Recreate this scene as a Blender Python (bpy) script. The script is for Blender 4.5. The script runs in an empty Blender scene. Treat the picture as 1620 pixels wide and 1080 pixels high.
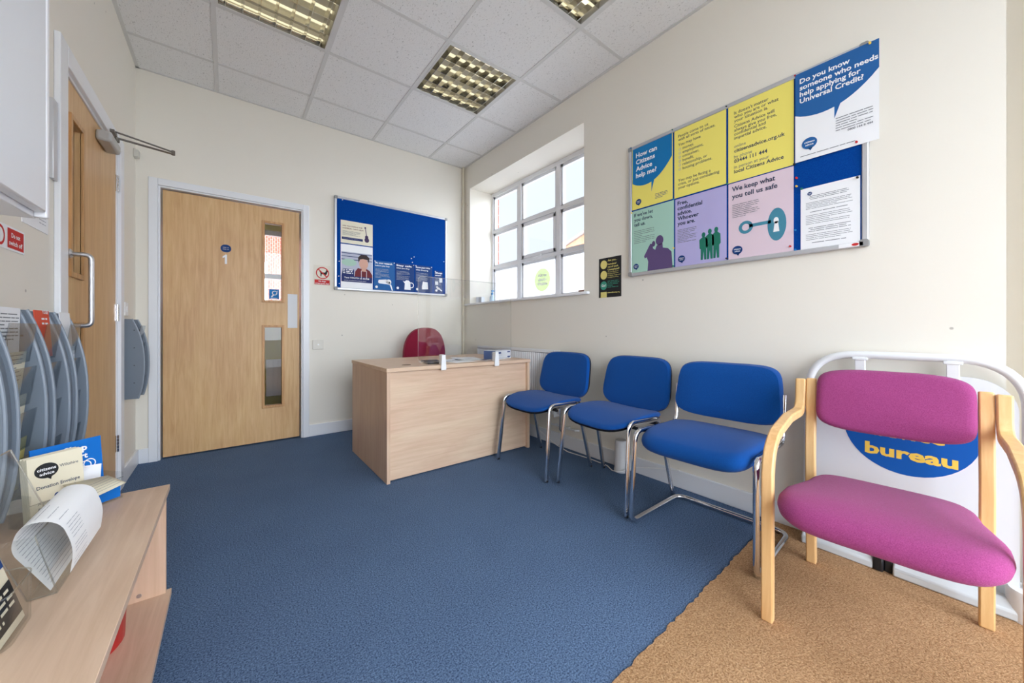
import bpy, math, random
from mathutils import Vector, Matrix
random.seed(7)
S = bpy.context.scene
COL = S.collection
PI = math.pi

# ------------------------------------------------------------------ camera
W, H = 2.702, 2.851            # room width (x) and ceiling height; back wall is y = 0
cam = bpy.data.cameras.new('camera')
cam.sensor_width = 36.0
cam.lens = 576.9 / 1620 * 36
cam.shift_x = -6.0 / 1620
cam.shift_y = -19.7 / 1620
cam.clip_start = 0.02
camo = bpy.data.objects.new('camera', cam)
camo.location = (0.5247, -3.7492, 0.9713)
camo.rotation_euler = (PI / 2, 0, -0.6672)
COL.objects.link(camo)
S.camera = camo

# ------------------------------------------------------------------ world, light, exposure
S.view_settings.view_transform = 'Standard'
S.view_settings.look = 'None'
S.view_settings.gamma = 1.0
S.view_settings.use_curve_mapping = False
S.view_settings.exposure = 0.57
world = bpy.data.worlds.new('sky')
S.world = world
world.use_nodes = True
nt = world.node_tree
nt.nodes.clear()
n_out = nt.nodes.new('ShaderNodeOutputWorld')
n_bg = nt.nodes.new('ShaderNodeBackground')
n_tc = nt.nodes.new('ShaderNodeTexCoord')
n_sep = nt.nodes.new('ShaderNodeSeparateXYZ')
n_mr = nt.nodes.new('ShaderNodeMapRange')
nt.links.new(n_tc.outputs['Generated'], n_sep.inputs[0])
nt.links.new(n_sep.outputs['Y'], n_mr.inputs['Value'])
n_mr.inputs['From Min'].default_value = 0.1      # sky made far brighter on the unseen street side to light the room
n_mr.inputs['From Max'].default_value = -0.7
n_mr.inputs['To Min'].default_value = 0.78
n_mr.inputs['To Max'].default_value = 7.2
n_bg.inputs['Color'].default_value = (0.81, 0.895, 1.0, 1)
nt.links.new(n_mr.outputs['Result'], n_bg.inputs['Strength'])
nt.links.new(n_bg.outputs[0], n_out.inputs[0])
S.cycles.max_bounces = 10
S.cycles.diffuse_bounces = 6
S.cycles.glossy_bounces = 5
S.cycles.transparent_max_bounces = 16
S.cycles.sample_clamp_indirect = 4.0
S.cycles.use_denoising = True
S.cycles.caustics_reflective = False
S.cycles.caustics_refractive = False
TUBE_EMIT = 1.3


def portal(name, loc, rot, sx, sy):
    l = bpy.data.lights.new(name, 'AREA')
    l.shape = 'RECTANGLE'
    l.size, l.size_y = sx, sy
    l.cycles.is_portal = True
    o = bpy.data.objects.new(name, l)
    o.location = loc
    o.rotation_euler = rot
    COL.objects.link(o)


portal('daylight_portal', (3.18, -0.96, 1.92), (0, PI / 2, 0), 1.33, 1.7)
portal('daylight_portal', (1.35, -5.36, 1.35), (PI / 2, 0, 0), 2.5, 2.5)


# ------------------------------------------------------------------ materials
def lin(c):
    c = c / 255.0
    return c / 12.92 if c <= 0.04045 else ((c + 0.055) / 1.055) ** 2.4


def rgb(r, g, b):
    return (lin(r), lin(g), lin(b), 1.0)


MATS = {}


def mat(name, c, rough=0.6, metal=0.0, spec=0.5, noise=None, bump=None, emit=None, trans=0.0, sheen=0.0, coat=0.0):
    """noise=(scale, other colour, stretch xyz, contrast)  bump=(scale, strength)"""
    if name in MATS:
        return MATS[name]
    m = bpy.data.materials.new(name)
    m.use_nodes = True
    t = m.node_tree
    b = t.nodes['Principled BSDF']
    b.inputs['Base Color'].default_value = c
    b.inputs['Roughness'].default_value = rough
    b.inputs['Metallic'].default_value = metal
    b.inputs['Specular IOR Level'].default_value = spec
    b.inputs['Transmission Weight'].default_value = trans
    b.inputs['Sheen Weight'].default_value = sheen
    b.inputs['Coat Weight'].default_value = coat
    if emit:
        b.inputs['Emission Color'].default_value = emit[0]
        b.inputs['Emission Strength'].default_value = emit[1]
    tc = t.nodes.new('ShaderNodeTexCoord')
    if noise:
        sc, c2, st, con = noise
        mp = t.nodes.new('ShaderNodeMapping')
        mp.inputs['Scale'].default_value = st
        nz = t.nodes.new('ShaderNodeTexNoise')
        nz.inputs['Scale'].default_value = sc
        nz.inputs['Detail'].default_value = 5
        nz.inputs['Roughness'].default_value = 0.6
        rp = t.nodes.new('ShaderNodeValToRGB')
        rp.color_ramp.elements[0].position = 0.5 - con
        rp.color_ramp.elements[0].color = c
        rp.color_ramp.elements[1].position = 0.5 + con
        rp.color_ramp.elements[1].color = c2
        t.links.new(tc.outputs['Object'], mp.inputs[0])
        t.links.new(mp.outputs[0], nz.inputs['Vector'])
        t.links.new(nz.outputs['Fac'], rp.inputs[0])
        t.links.new(rp.outputs[0], b.inputs['Base Color'])
    if bump:
        nb = t.nodes.new('ShaderNodeTexNoise')
        nb.inputs['Scale'].default_value = bump[0]
        nb.inputs['Detail'].default_value = 3
        bp = t.nodes.new('ShaderNodeBump')
        bp.inputs['Strength'].default_value = bump[1]
        bp.inputs['Distance'].default_value = 0.01
        t.links.new(tc.outputs['Object'], nb.inputs['Vector'])
        t.links.new(nb.outputs['Fac'], bp.inputs['Height'])
        t.links.new(bp.outputs[0], b.inputs['Normal'])
    MATS[name] = m
    return m


def glass(name, tint=(1, 1, 1, 1), gloss=0.07, rough=0.0):
    if name in MATS:
        return MATS[name]
    m = bpy.data.materials.new(name)
    m.use_nodes = True
    t = m.node_tree
    t.nodes.clear()
    o = t.nodes.new('ShaderNodeOutputMaterial')
    a = t.nodes.new('ShaderNodeBsdfTransparent')
    a.inputs[0].default_value = tint
    g = t.nodes.new('ShaderNodeBsdfGlossy')
    g.inputs['Roughness'].default_value = rough
    lw = t.nodes.new('ShaderNodeLayerWeight')
    lw.inputs[0].default_value = 0.25
    mr = t.nodes.new('ShaderNodeMapRange')
    mr.inputs['To Min'].default_value = gloss
    mr.inputs['To Max'].default_value = 0.6
    x = t.nodes.new('ShaderNodeMixShader')
    t.links.new(lw.outputs['Facing'], mr.inputs['Value'])
    t.links.new(mr.outputs[0], x.inputs[0])
    mr.inputs['From Min'].default_value = 0.35
    t.links.new(a.outputs[0], x.inputs[1])
    t.links.new(g.outputs[0], x.inputs[2])
    t.links.new(x.outputs[0], o.inputs[0])
    MATS[name] = m
    return m


def wood(name, c1, c2, axis, scale=1.0, rough=0.45, fleck=0.0):
    """grain running along axis 0/1/2 of the object"""
    if name in MATS:
        return MATS[name]
    m = bpy.data.materials.new(name)
    m.use_nodes = True
    t = m.node_tree
    b = t.nodes['Principled BSDF']
    b.inputs['Roughness'].default_value = rough
    b.inputs['Specular IOR Level'].default_value = 0.35
    tc = t.nodes.new('ShaderNodeTexCoord')
    mp = t.nodes.new('ShaderNodeMapping')
    sc = [26 * scale] * 3
    sc[axis] = 1.6 * scale
    mp.inputs['Scale'].default_value = sc
    nz = t.nodes.new('ShaderNodeTexNoise')
    nz.inputs['Scale'].default_value = 2.0
    nz.inputs['Detail'].default_value = 7
    nz.inputs['Roughness'].default_value = 0.62
    nz.inputs['Distortion'].default_value = 0.6
    rp = t.nodes.new('ShaderNodeValToRGB')
    rp.color_ramp.elements[0].position = 0.34
    rp.color_ramp.elements[0].color = c2
    rp.color_ramp.elements[1].position = 0.66
    rp.color_ramp.elements[1].color = c1
    mp2 = t.nodes.new('ShaderNodeMapping')
    s2 = [3.0] * 3
    s2[axis] = 0.9
    mp2.inputs['Scale'].default_value = s2
    nz2 = t.nodes.new('ShaderNodeTexNoise')
    nz2.inputs['Scale'].default_value = 1.6
    nz2.inputs['Detail'].default_value = 4
    nz2.inputs['Distortion'].default_value = 1.2
    mx = t.nodes.new('ShaderNodeMix')
    mx.data_type = 'RGBA'
    mx.blend_type = 'OVERLAY'
    mx.inputs['Factor'].default_value = 0.22
    t.links.new(tc.outputs['Object'], mp.inputs[0])
    t.links.new(mp.outputs[0], nz.inputs['Vector'])
    t.links.new(nz.outputs['Fac'], rp.inputs[0])
    t.links.new(tc.outputs['Object'], mp2.inputs[0])
    t.links.new(mp2.outputs[0], nz2.inputs['Vector'])
    t.links.new(rp.outputs[0], mx.inputs[6])
    t.links.new(nz2.outputs['Fac'], mx.inputs[7])
    t.links.new(mx.outputs[2], b.inputs['Base Color'])
    MATS[name] = m
    return m


def carpet_mat(name, c1, c2, c3, scale, bump):
    m = mat(name, c1, 0.95, spec=0.1)
    t = m.node_tree
    b = t.nodes['Principled BSDF']
    tc = t.nodes.new('ShaderNodeTexCoord')
    n1 = t.nodes.new('ShaderNodeTexNoise')
    n1.inputs['Scale'].default_value = scale
    n1.inputs['Detail'].default_value = 3
    n1.inputs['Roughness'].default_value = 0.75
    rp = t.nodes.new('ShaderNodeValToRGB')
    e = rp.color_ramp.elements
    e[0].position, e[0].color = 0.36, c2
    e[1].position, e[1].color = 0.64, c1
    n2 = t.nodes.new('ShaderNodeTexNoise')
    n2.inputs['Scale'].default_value = 3.2
    n2.inputs['Detail'].default_value = 4
    r2 = t.nodes.new('ShaderNodeValToRGB')
    r2.color_ramp.elements[0].position, r2.color_ramp.elements[0].color = 0.42, (1, 1, 1, 1)
    r2.color_ramp.elements[1].position, r2.color_ramp.elements[1].color = 0.72, c3
    mx = t.nodes.new('ShaderNodeMix')
    mx.data_type = 'RGBA'
    mx.blend_type = 'MULTIPLY'
    mx.inputs['Factor'].default_value = 0.6
    bp = t.nodes.new('ShaderNodeBump')
    bp.inputs['Strength'].default_value = bump
    bp.inputs['Distance'].default_value = 0.006
    for n in (n1, n2):
        t.links.new(tc.outputs['Object'], n.inputs['Vector'])
    t.links.new(n1.outputs['Fac'], rp.inputs[0])
    t.links.new(n2.outputs['Fac'], r2.inputs[0])
    t.links.new(rp.outputs[0], mx.inputs[6])
    t.links.new(r2.outputs[0], mx.inputs[7])
    t.links.new(mx.outputs[2], b.inputs['Base Color'])
    t.links.new(n1.outputs['Fac'], bp.inputs['Height'])
    t.links.new(bp.outputs[0], b.inputs['Normal'])
    return m


def wall_mat(name, c):
    """painted plaster with a few old plug holes and scuffs"""
    m = mat(name, c, 0.55, spec=0.3)
    t = m.node_tree
    b = t.nodes['Principled BSDF']
    tc = t.nodes.new('ShaderNodeTexCoord')
    vo = t.nodes.new('ShaderNodeTexVoronoi')
    vo.inputs['Scale'].default_value = 5.0
    rp = t.nodes.new('ShaderNodeValToRGB')
    rp.color_ramp.interpolation = 'LINEAR'
    rp.color_ramp.elements[0].position, rp.color_ramp.elements[0].color = 0.022, (0.25, 0.25, 0.25, 1)
    rp.color_ramp.elements[1].position, rp.color_ramp.elements[1].color = 0.034, (1, 1, 1, 1)
    mx = t.nodes.new('ShaderNodeMix')
    mx.data_type = 'RGBA'
    mx.blend_type = 'MULTIPLY'
    mx.inputs['Factor'].default_value = 0.6
    mx.inputs[6].default_value = c
    t.links.new(tc.outputs['Object'], vo.inputs['Vector'])
    t.links.new(vo.outputs['Distance'], rp.inputs[0])
    t.links.new(rp.outputs[0], mx.inputs[7])
    t.links.new(mx.outputs[2], b.inputs['Base Color'])
    nb = t.nodes.new('ShaderNodeTexNoise')
    nb.inputs['Scale'].default_value = 3.0
    bp = t.nodes.new('ShaderNodeBump')
    bp.inputs['Strength'].default_value = 0.12
    bp.inputs['Distance'].default_value = 0.02
    t.links.new(tc.outputs['Object'], nb.inputs['Vector'])
    t.links.new(nb.outputs['Fac'], bp.inputs['Height'])
    t.links.new(bp.outputs[0], b.inputs['Normal'])
    return m


def brick_mat(name):
    m = mat(name, rgb(190, 110, 80), 0.9)
    t = m.node_tree
    tc = t.nodes.new('ShaderNodeTexCoord')
    mp = t.nodes.new('ShaderNodeMapping')
    mp.inputs['Rotation'].default_value = (PI / 2, 0, PI / 2)
    br = t.nodes.new('ShaderNodeTexBrick')
    br.inputs['Color1'].default_value = rgb(158, 88, 68)
    br.inputs['Color2'].default_value = rgb(138, 72, 56)
    br.inputs['Mortar'].default_value = rgb(160, 150, 140)
    br.inputs['Scale'].default_value = 4.4
    t.links.new(tc.outputs['Object'], mp.inputs[0])
    t.links.new(mp.outputs[0], br.inputs['Vector'])
    t.links.new(br.outputs['Color'], t.nodes['Principled BSDF'].inputs['Base Color'])
    return m


def tile_mat(name):
    m = mat(name, rgb(226, 226, 226), 0.9, spec=0.15)
    t = m.node_tree
    b = t.nodes['Principled BSDF']
    tc = t.nodes.new('ShaderNodeTexCoord')
    mp = t.nodes.new('ShaderNodeMapping')
    mp.inputs['Scale'].default_value = (1, 0.55, 1)
    n1 = t.nodes.new('ShaderNodeTexNoise')
    n1.inputs['Scale'].default_value = 150
    n1.inputs['Detail'].default_value = 3
    n1.inputs['Distortion'].default_value = 0.8
    rp = t.nodes.new('ShaderNodeValToRGB')
    rp.color_ramp.elements[0].position, rp.color_ramp.elements[0].color = 0.30, rgb(190, 190, 189)
    rp.color_ramp.elements[1].position, rp.color_ramp.elements[1].color = 0.40, rgb(236, 236, 236)
    bp = t.nodes.new('ShaderNodeBump')
    bp.inputs['Strength'].default_value = 0.35
    bp.inputs['Distance'].default_value = 0.004
    t.links.new(tc.outputs['Object'], mp.inputs[0])
    t.links.new(mp.outputs[0], n1.inputs['Vector'])
    t.links.new(n1.outputs['Fac'], rp.inputs[0])
    t.links.new(rp.outputs[0], b.inputs['Base Color'])
    t.links.new(n1.outputs['Fac'], bp.inputs['Height'])
    t.links.new(bp.outputs[0], b.inputs['Normal'])
    return m


M_wall = wall_mat('magnolia_paint', rgb(234, 229, 218))
M_reveal = mat('reveal_paint', rgb(236, 232, 222), 0.5)
M_tile = tile_mat('mineral_ceiling_tile')
M_tbar = mat('ceiling_grid_metal', rgb(214, 214, 213), 0.5)
M_gloss = mat('white_gloss_paint', rgb(232, 234, 238), 0.3)
M_upvc = mat('white_upvc', rgb(240, 241, 244), 0.25)
M_blue_carpet = carpet_mat('blue_carpet_pile', rgb(116, 142, 176), rgb(48, 66, 96), (0.86, 0.86, 0.88, 1), 200, 0.5)
M_tan_carpet = carpet_mat('tan_carpet_pile', rgb(214, 174, 132), rgb(156, 116, 80), (0.78, 0.75, 0.7, 1), 190, 0.9)
M_door = wood('oak_veneer_door', rgb(216, 178, 130), rgb(200, 158, 108), 2, 1.1, 0.4)
M_bead = wood('oak_beading', rgb(206, 160, 108), rgb(178, 130, 82), 2, 1.0, 0.4)
M_beech_h = wood('beech_laminate', rgb(222, 194, 168), rgb(210, 180, 152), 0, 0.9, 0.4)
M_beech_y = wood('beech_laminate_long', rgb(216, 188, 164), rgb(202, 172, 146), 1, 0.9, 0.4)
M_beech_z = wood('beech_laminate_upright', rgb(216, 186, 160), rgb(204, 172, 144), 2, 0.9, 0.4)
M_edge = mat('beech_edge_band', rgb(190, 166, 146), 0.5)
M_ply = wood('bent_beech_ply', rgb(238, 198, 142), rgb(222, 176, 118), 2, 0.7, 0.35)
M_chrome = mat('polished_chrome', rgb(225, 225, 228), 0.08, 1.0)
M_brushed = mat('brushed_aluminium', rgb(205, 205, 208), 0.32, 1.0)
M_alu = mat('satin_aluminium_frame', rgb(205, 207, 212), 0.35, 0.6)
M_dark = mat('black_plastic', rgb(22, 22, 26), 0.5)
M_grey = mat('grey_plastic', rgb(108, 118, 130), 0.35)
M_greyd = mat('darker_grey_plastic', rgb(96, 106, 118), 0.3)
M_blue_fab = mat('royal_blue_fabric', rgb(8, 82, 160), 0.9, spec=0.15, noise=(420, rgb(4, 62, 132), (1, 1, 1), 0.22), bump=(500, 0.25), sheen=0.1)
M_pink_fab = mat('magenta_fabric', rgb(170, 78, 136), 0.9, spec=0.15, noise=(420, rgb(138, 52, 104), (1, 1, 1), 0.22), bump=(500, 0.3), sheen=0.1)
M_red_fab = mat('burgundy_fabric', rgb(150, 34, 62), 0.9, spec=0.15, noise=(300, rgb(120, 24, 48), (1, 1, 1), 0.2), sheen=0.2)
M_felt = mat('blue_felt', rgb(4, 72, 154), 0.95, spec=0.1, noise=(300, rgb(0, 54, 136), (1, 1, 1), 0.2), bump=(350, 0.2))
M_white = mat('white_plastic', rgb(240, 240, 240), 0.35)
M_wmetal = mat('white_powder_coat', rgb(232, 234, 236), 0.3)
M_paper = mat('white_paper', rgb(247, 248, 250), 0.7)
M_glass = glass('clear_glass', (1, 1, 1, 1), 0.025)
M_acryl = glass('clear_acrylic', (0.96, 0.965, 0.96, 1), 0.05, 0.03)
M_acedge = glass('acrylic_edge', (.93, .94, .92, 1), .35, .12)
M_frost = None
M_brick = brick_mat('orange_brick')
M_brick2 = flat_brick = mat('pale_orange_brickwork', rgb(226, 176, 146), 0.9, noise=(3, rgb(214, 158, 126), (1, 1, 1), .2))
M_black = mat('matt_black', rgb(18, 18, 20), 0.6)
M_red = mat('red_plastic', rgb(196, 26, 30), 0.35)


def flat(name, r, g, b, rough=0.65):
    return mat(name, rgb(r, g, b), rough, spec=0.3)


P = {k: flat('print_' + k, *v) for k, v in dict(
    white=(242, 243, 246), navy=(20, 60, 120), mid=(38, 116, 170), cyanblue=(16, 118, 180), yellow=(244, 230, 116),
    mint=(170, 210, 194), lilac=(182, 176, 222), pinkish=(224, 204, 216), grey=(120, 124, 130), text=(52, 66, 92),
    plum=(96, 78, 122), green=(34, 118, 98), teal=(70, 136, 160), black=(36, 36, 38), cream=(232, 226, 204),
    lemon=(228, 214, 130), jade=(64, 152, 130), red=(200, 44, 44), steel=(34, 96, 160), indigo=(34, 46, 104),
    skin=(214, 168, 150), hair=(60, 46, 46), hood=(112, 40, 48), blind=(186, 190, 206), orange=(224, 86, 60),
    softgreen=(172, 205, 188), lightgrey=(176, 180, 188), purple=(76, 60, 96), signblue=(0, 88, 178), signyellow=(246, 208, 90)).items()}


# ------------------------------------------------------------------ mesh builder
class MB:
    def __init__(s):
        s.v, s.f = [], []

    def add(s, vs, fs):
        k = len(s.v)
        s.v += [tuple(map(float, v)) for v in vs]
        s.f += [tuple(i + k for i in f) for f in fs]
        return s

    def box(s, x0, x1, y0, y1, z0, z1):
        return s.add([(x0, y0, z0), (x1, y0, z0), (x1, y1, z0), (x0, y1, z0), (x0, y0, z1), (x1, y0, z1), (x1, y1, z1), (x0, y1, z1)],
                     [(0, 3, 2, 1), (4, 5, 6, 7), (0, 1, 5, 4), (1, 2, 6, 5), (2, 3, 7, 6), (3, 0, 4, 7)])

    def prism(s, poly, fn, a, b):
        """poly of (u, v), extruded from a to b; fn(u, v, w) -> xyz"""
        n = len(poly)
        vs = [fn(u, v, a) for u, v in poly] + [fn(u, v, b) for u, v in poly]
        fs = [tuple(range(n))[::-1], tuple(range(n, 2 * n))]
        for i in range(n):
            j = (i + 1) % n
            fs.append((i, j, n + j, n + i))
        return s.add(vs, fs)

    def tube(s, pts, r, r2=None, n=12, closed=False, up=None, cap=True):
        pts = [Vector(p) for p in pts]
        m = len(pts)
        r2 = r2 or r
        nrm = None
        rings = []
        for i, p in enumerate(pts):
            if closed:
                t = (pts[(i + 1) % m] - pts[i - 1]).normalized()
            else:
                t = (pts[min(i + 1, m - 1)] - pts[max(i - 1, 0)]).normalized()
            if nrm is None:
                u = Vector(up) if up else (Vector((0, 0, 1)) if abs(t.z) < 0.9 else Vector((1, 0, 0)))
                nrm = (u - t * u.dot(t)).normalized()
            else:
                nrm = (nrm - t * nrm.dot(t)).normalized()
            bn = t.cross(nrm)
            rings.append([p + nrm * (r * math.cos(2 * PI * k / n)) + bn * (r2 * math.sin(2 * PI * k / n)) for k in range(n)])
        vs = [v for q in rings for v in q]
        fs = []
        for i in range(m if closed else m - 1):
            a, b = i * n, ((i + 1) % m) * n
            for k in range(n):
                l = (k + 1) % n
                fs.append((a + k, a + l, b + l, b + k))
        if cap and not closed:
            fs.append(tuple(range(n))[::-1])
            fs.append(tuple(range((m - 1) * n, m * n)))
        return s.add(vs, fs)

    def strip(s, pts, w, t, side):
        """rectangular section swept along pts; w along 'side', t across"""
        pts = [Vector(p) for p in pts]
        side = Vector(side).normalized()
        vs, fs = [], []
        m = len(pts)
        for i, p in enumerate(pts):
            tg = (pts[min(i + 1, m - 1)] - pts[max(i - 1, 0)]).normalized()
            up = side.cross(tg).normalized()
            for a, b in ((-1, -1), (1, -1), (1, 1), (-1, 1)):
                vs.append(p + side * (a * w / 2) + up * (b * t / 2))
        for i in range(m - 1):
            for k in range(4):
                l = (k + 1) % 4
                fs.append((i * 4 + k, i * 4 + l, i * 4 + 4 + l, i * 4 + 4 + k))
        fs += [(3, 2, 1, 0), tuple(range(4 * m - 4, 4 * m))]
        return s.add(vs, fs)

    def lathe(s, prof, c=(0, 0, 0), n=28, axis=2):
        vs, fs = [], []
        for r, z in prof:
            for k in range(n):
                a = 2 * PI * k / n
                q = (r * math.cos(a), r * math.sin(a), z)
                if axis == 0:
                    q = (q[2], q[0], q[1])
                elif axis == 1:
                    q = (q[0], q[2], q[1])
                vs.append((q[0] + c[0], q[1] + c[1], q[2] + c[2]))
        m = len(prof)
        for i in range(m - 1):
            for k in range(n):
                l = (k + 1) % n
                fs.append((i * n + k, i * n + l, i * n + n + l, i * n + n + k))
        fs += [tuple(range(n))[::-1], tuple(range((m - 1) * n, m * n))]
        return s.add(vs, fs)

    def cushion(s, rings, fn, n=40):
        """rings: list of (half width, half height, corner, depth); fn(u, v, d)->xyz"""
        vs, fs = [], []
        for a, b, e, d in rings:
            for k in range(n):
                t = 2 * PI * (k + .5) / n
                c_, s_ = math.cos(t), math.sin(t)
                u = a * math.copysign(abs(c_) ** e, c_)
                v = b * math.copysign(abs(s_) ** e, s_)
                vs.append(fn(u, v, d))
        m = len(rings)
        for i in range(m - 1):
            for k in range(n):
                l = (k + 1) % n
                fs.append((i * n + k, i * n + l, i * n + n + l, i * n + n + k))
        fs += [tuple(range(n))[::-1], tuple(range((m - 1) * n, m * n))]
        return s.add(vs, fs)

    def build(s, name, m, parent=None, smooth=True, bevel=0.0, label=None, seg=2):
        me = bpy.data.meshes.new(name)
        me.from_pydata(s.v, [], s.f)
        me.update()
        import bmesh
        bm = bmesh.new()
        bm.from_mesh(me)
        bmesh.ops.recalc_face_normals(bm, faces=bm.faces)
        bm.to_mesh(me)
        bm.free()
        if m:
            me.materials.append(m)
        if smooth:
            me.polygons.foreach_set('use_smooth', [True] * len(me.polygons))
            me.set_sharp_from_angle(angle=math.radians(38))
        o = bpy.data.objects.new(name, me)
        COL.objects.link(o)
        if bevel:
            b = o.modifiers.new('bevel', 'BEVEL')
            b.width = bevel
            b.segments = seg
            b.limit_method = 'ANGLE'
        if parent:
            o.parent = parent
        if label:
            o['label'] = label
        return o


def puff(hw, hh, th, edge, e, crown, z0=0.0):
    """rings of a pillow with rounded edges and a crowned top"""
    o = [(hw * .5, hh * .5, e + .2, z0), (hw - edge * 1.05, hh - edge * 1.05, e + .05, z0)]
    for k in range(9):
        a = -PI / 2 + PI * k / 8
        q = edge * (1 - math.cos(a))
        o.append((hw - q, hh - q, e + .06 * q / edge, z0 + th / 2 * (1 + math.sin(a))))
    for f in (.82, .62, .4, .15):
        o.append(((hw - edge) * f, (hh - edge) * f, e + .06 + (1 - f) * .4, z0 + th + crown * (1 - f * f)))
    return o


def box(x0, x1, y0, y1, z0, z1):
    return MB().box(x0, x1, y0, y1, z0, z1)


def fillet(pts, rad, n=6):
    """round the inner corners of a polyline; rad number or list"""
    out = [Vector(pts[0])]
    for i in range(1, len(pts) - 1):
        a, b, c = Vector(pts[i - 1]), Vector(pts[i]), Vector(pts[i + 1])
        r = rad[i - 1] if isinstance(rad, (list, tuple)) else rad
        if r <= 0:
            out.append(b)
            continue
        d1, d2 = (a - b).normalized(), (c - b).normalized()
        ang = d1.angle(d2)
        k = min(r / max(math.tan(ang / 2), 1e-4), (a - b).length * .49, (c - b).length * .49)
        p, q = b + d1 * k, b + d2 * k
        for j in range(n + 1):
            t = j / n
            out.append(p * (1 - t) ** 2 + b * 2 * t * (1 - t) + q * t * t)
    out.append(Vector(pts[-1]))
    return out


def rrect(w, h, r, n=6, x0=0, y0=0):
    """rounded rectangle outline; r one radius or (bl, br, tr, tl)"""
    if not isinstance(r, (tuple, list)):
        r = (r,) * 4
    cs = [(x0, y0, 1, 1, PI), (x0 + w, y0, -1, 1, 1.5 * PI), (x0 + w, y0 + h, -1, -1, 0), (x0, y0 + h, 1, -1, PI / 2)]
    o = []
    for (x, y, sx, sy, a0), q in zip(cs, r):
        for k in range(n + 1):
            a = a0 + PI / 2 * k / n
            o.append((x + sx * q + q * math.cos(a), y + sy * q + q * math.sin(a)))
    return o


def struct(o):
    o['kind'] = 'structure'
    return o


def tag(o, label, cat, group=None):
    o['label'] = label
    o['category'] = cat
    if group:
        o['group'] = group
    return o


def thing(name, label, cat, loc=(0, 0, 0), rz=0.0, group=None):
    o = bpy.data.objects.new(name, None)
    o.empty_display_size = 0.1
    o.location = loc
    o.rotation_euler = (0, 0, rz)
    COL.objects.link(o)
    return tag(o, label, cat, group)


def copy_tree(o, parent=None):
    c = o.copy()
    COL.objects.link(c)
    if parent:
        c.parent = parent
    for ch in list(o.children):
        copy_tree(ch, c)
    return c


# ------------------------------------------------------------------ room shell
xyz = lambda u, v, w: (u, v, w)
struct(MB().box(-0.2, 3.0, -5.4, 0.15, -0.1, 0.0).build('floor', M_blue_carpet, smooth=False))

# back wall with door opening
DX0, DX1, DZ = 0.128, 1.034, 2.02
struct(MB().box(-0.12, DX0 - .03, 0, .12, 0, H + .3).box(DX1 + .03, 3.0, 0, .12, 0, H + .3).box(DX0 - .03, DX1 + .03, 0, .12, DZ + .03, H + .3)
       .build('wall_back', M_wall, smooth=False))
# right wall with window recess
RY0, RY1, RZ0, RZ1 = -1.845, -0.134, 1.262, 2.582
XW = 3.065
struct(MB().box(W, XW, RY1, 0, 0, H + .3).box(W, XW, -3.81, RY0, 0, H + .3).box(W, XW, RY0, RY1, 0, RZ0 - .02).box(W, XW, RY0, RY1, RZ1, H + .3)
       .box(W + .16, XW, -5.3, -3.81, 0, H + .3).box(W, W + .16, -5.3, -3.97, 0, H + .3).build('wall_right', M_wall, smooth=False))  # narrow niche and its unseen return wall are shaped to hold shade
LY0, LY1, LZ = -1.475, -0.56, 2.03
struct(MB().box(-.12, 0, -5.3, LY0 - .02, 0, H + .3).box(-.12, 0, LY1 + .02, 0, 0, H + .3).box(-.12, 0, LY0 - .02, LY1 + .02, LZ + .02, H + .3)
       .build('wall_left', M_wall, smooth=False))
# street wall behind the camera: a glazed shopfront
struct(MB().box(-.12, .12, -5.42, -5.3, 0, H + .3).box(2.6, 3.0, -5.42, -5.3, 0, H + .3).box(.12, 2.6, -5.42, -5.3, 0, .12).box(.12, 2.6, -5.42, -5.3, 2.62, H + .3)
       .build('wall_front', M_wall, smooth=False))
w2 = MB()
for x in (.12, .93, 1.74, 2.55):
    w2.box(x, x + .05, -5.38, -5.32, .12, 2.62)
w2.box(.12, 2.6, -5.38, -5.32, .12, .17).box(.12, 2.6, -5.38, -5.32, 2.57, 2.62)
w2o = struct(w2.build('window_2', M_upvc, smooth=False))
box(.15, 2.58, -5.352, -5.348, .15, 2.6).build('glass_pane', M_glass, w2o, smooth=False)

# ceiling: tiles on an exposed grid, with luminaire cells left open
GX, GY = 0.4545, -0.4081
xs = sorted([0.0] + [GX + .6 * i for i in range(4)] + [W])
ys = sorted([0.0] + [GY - .6 * i for i in range(9)])[1:] if False else [0.0] + [GY - .6 * i for i in range(9)]
lights_cells = [(1, 2), (3, 2), (3, 4), (1, 4), (1, 7), (3, 7)]
cm, grid = MB(), MB()
XC = W + .16
xs2 = xs[:-1] + [XC]
for i in range(len(xs2) - 1):
    for j in range(len(ys) - 1):
        if (i, j) in lights_cells:
            continue
        cm.box(xs2[i] + .0115, xs2[i + 1] - .0115, ys[j + 1] + .0115, ys[j] - .0115, H + .004, H + .02)
struct(cm.build('ceiling', M_tile, smooth=False))
for x in xs[1:-1]:
    grid.box(x - .012, x + .012, -5.2, 0, H, H + .006)
for y in ys[1:]:
    grid.box(0, XC, y - .012, y + .012, H + .0005, H + .0065)
grid.box(0, .02, -5.3, 0, H - .001, H + .006).box(W - .02, W, -3.81, 0, H - .001, H + .006).box(0, W, -.02, 0, H - .001, H + .006)
for i, j in lights_cells:      # recess lining hides the void
    pass
struct(grid.build('trim_1', M_tbar, smooth=False))
struct(box(-.12, 3.0, -5.4, .12, H + .3, H + .34).build('trim_2', M_black, smooth=False))

# skirting
def skirt(name, segs):
    m = MB()
    for x0, x1, y0, y1 in segs:
        m.box(x0, x1, y0, y1, 0, .105)
        cx0, cx1, cy0, cy1 = x0, x1, y0, y1
    return struct(m.build(name, M_gloss, bevel=.004))


skirt('baseboard_back', [(0.015, DX0 - .06, -.015, 0), (1.09, W, -.015, 0)])
skirt('baseboard_right', [(W - .015, W, -3.81, -.015)])
skirt('baseboard_left', [(0, .015, -.475, 0), (0, .015, -5.3, -1.6)])

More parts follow.
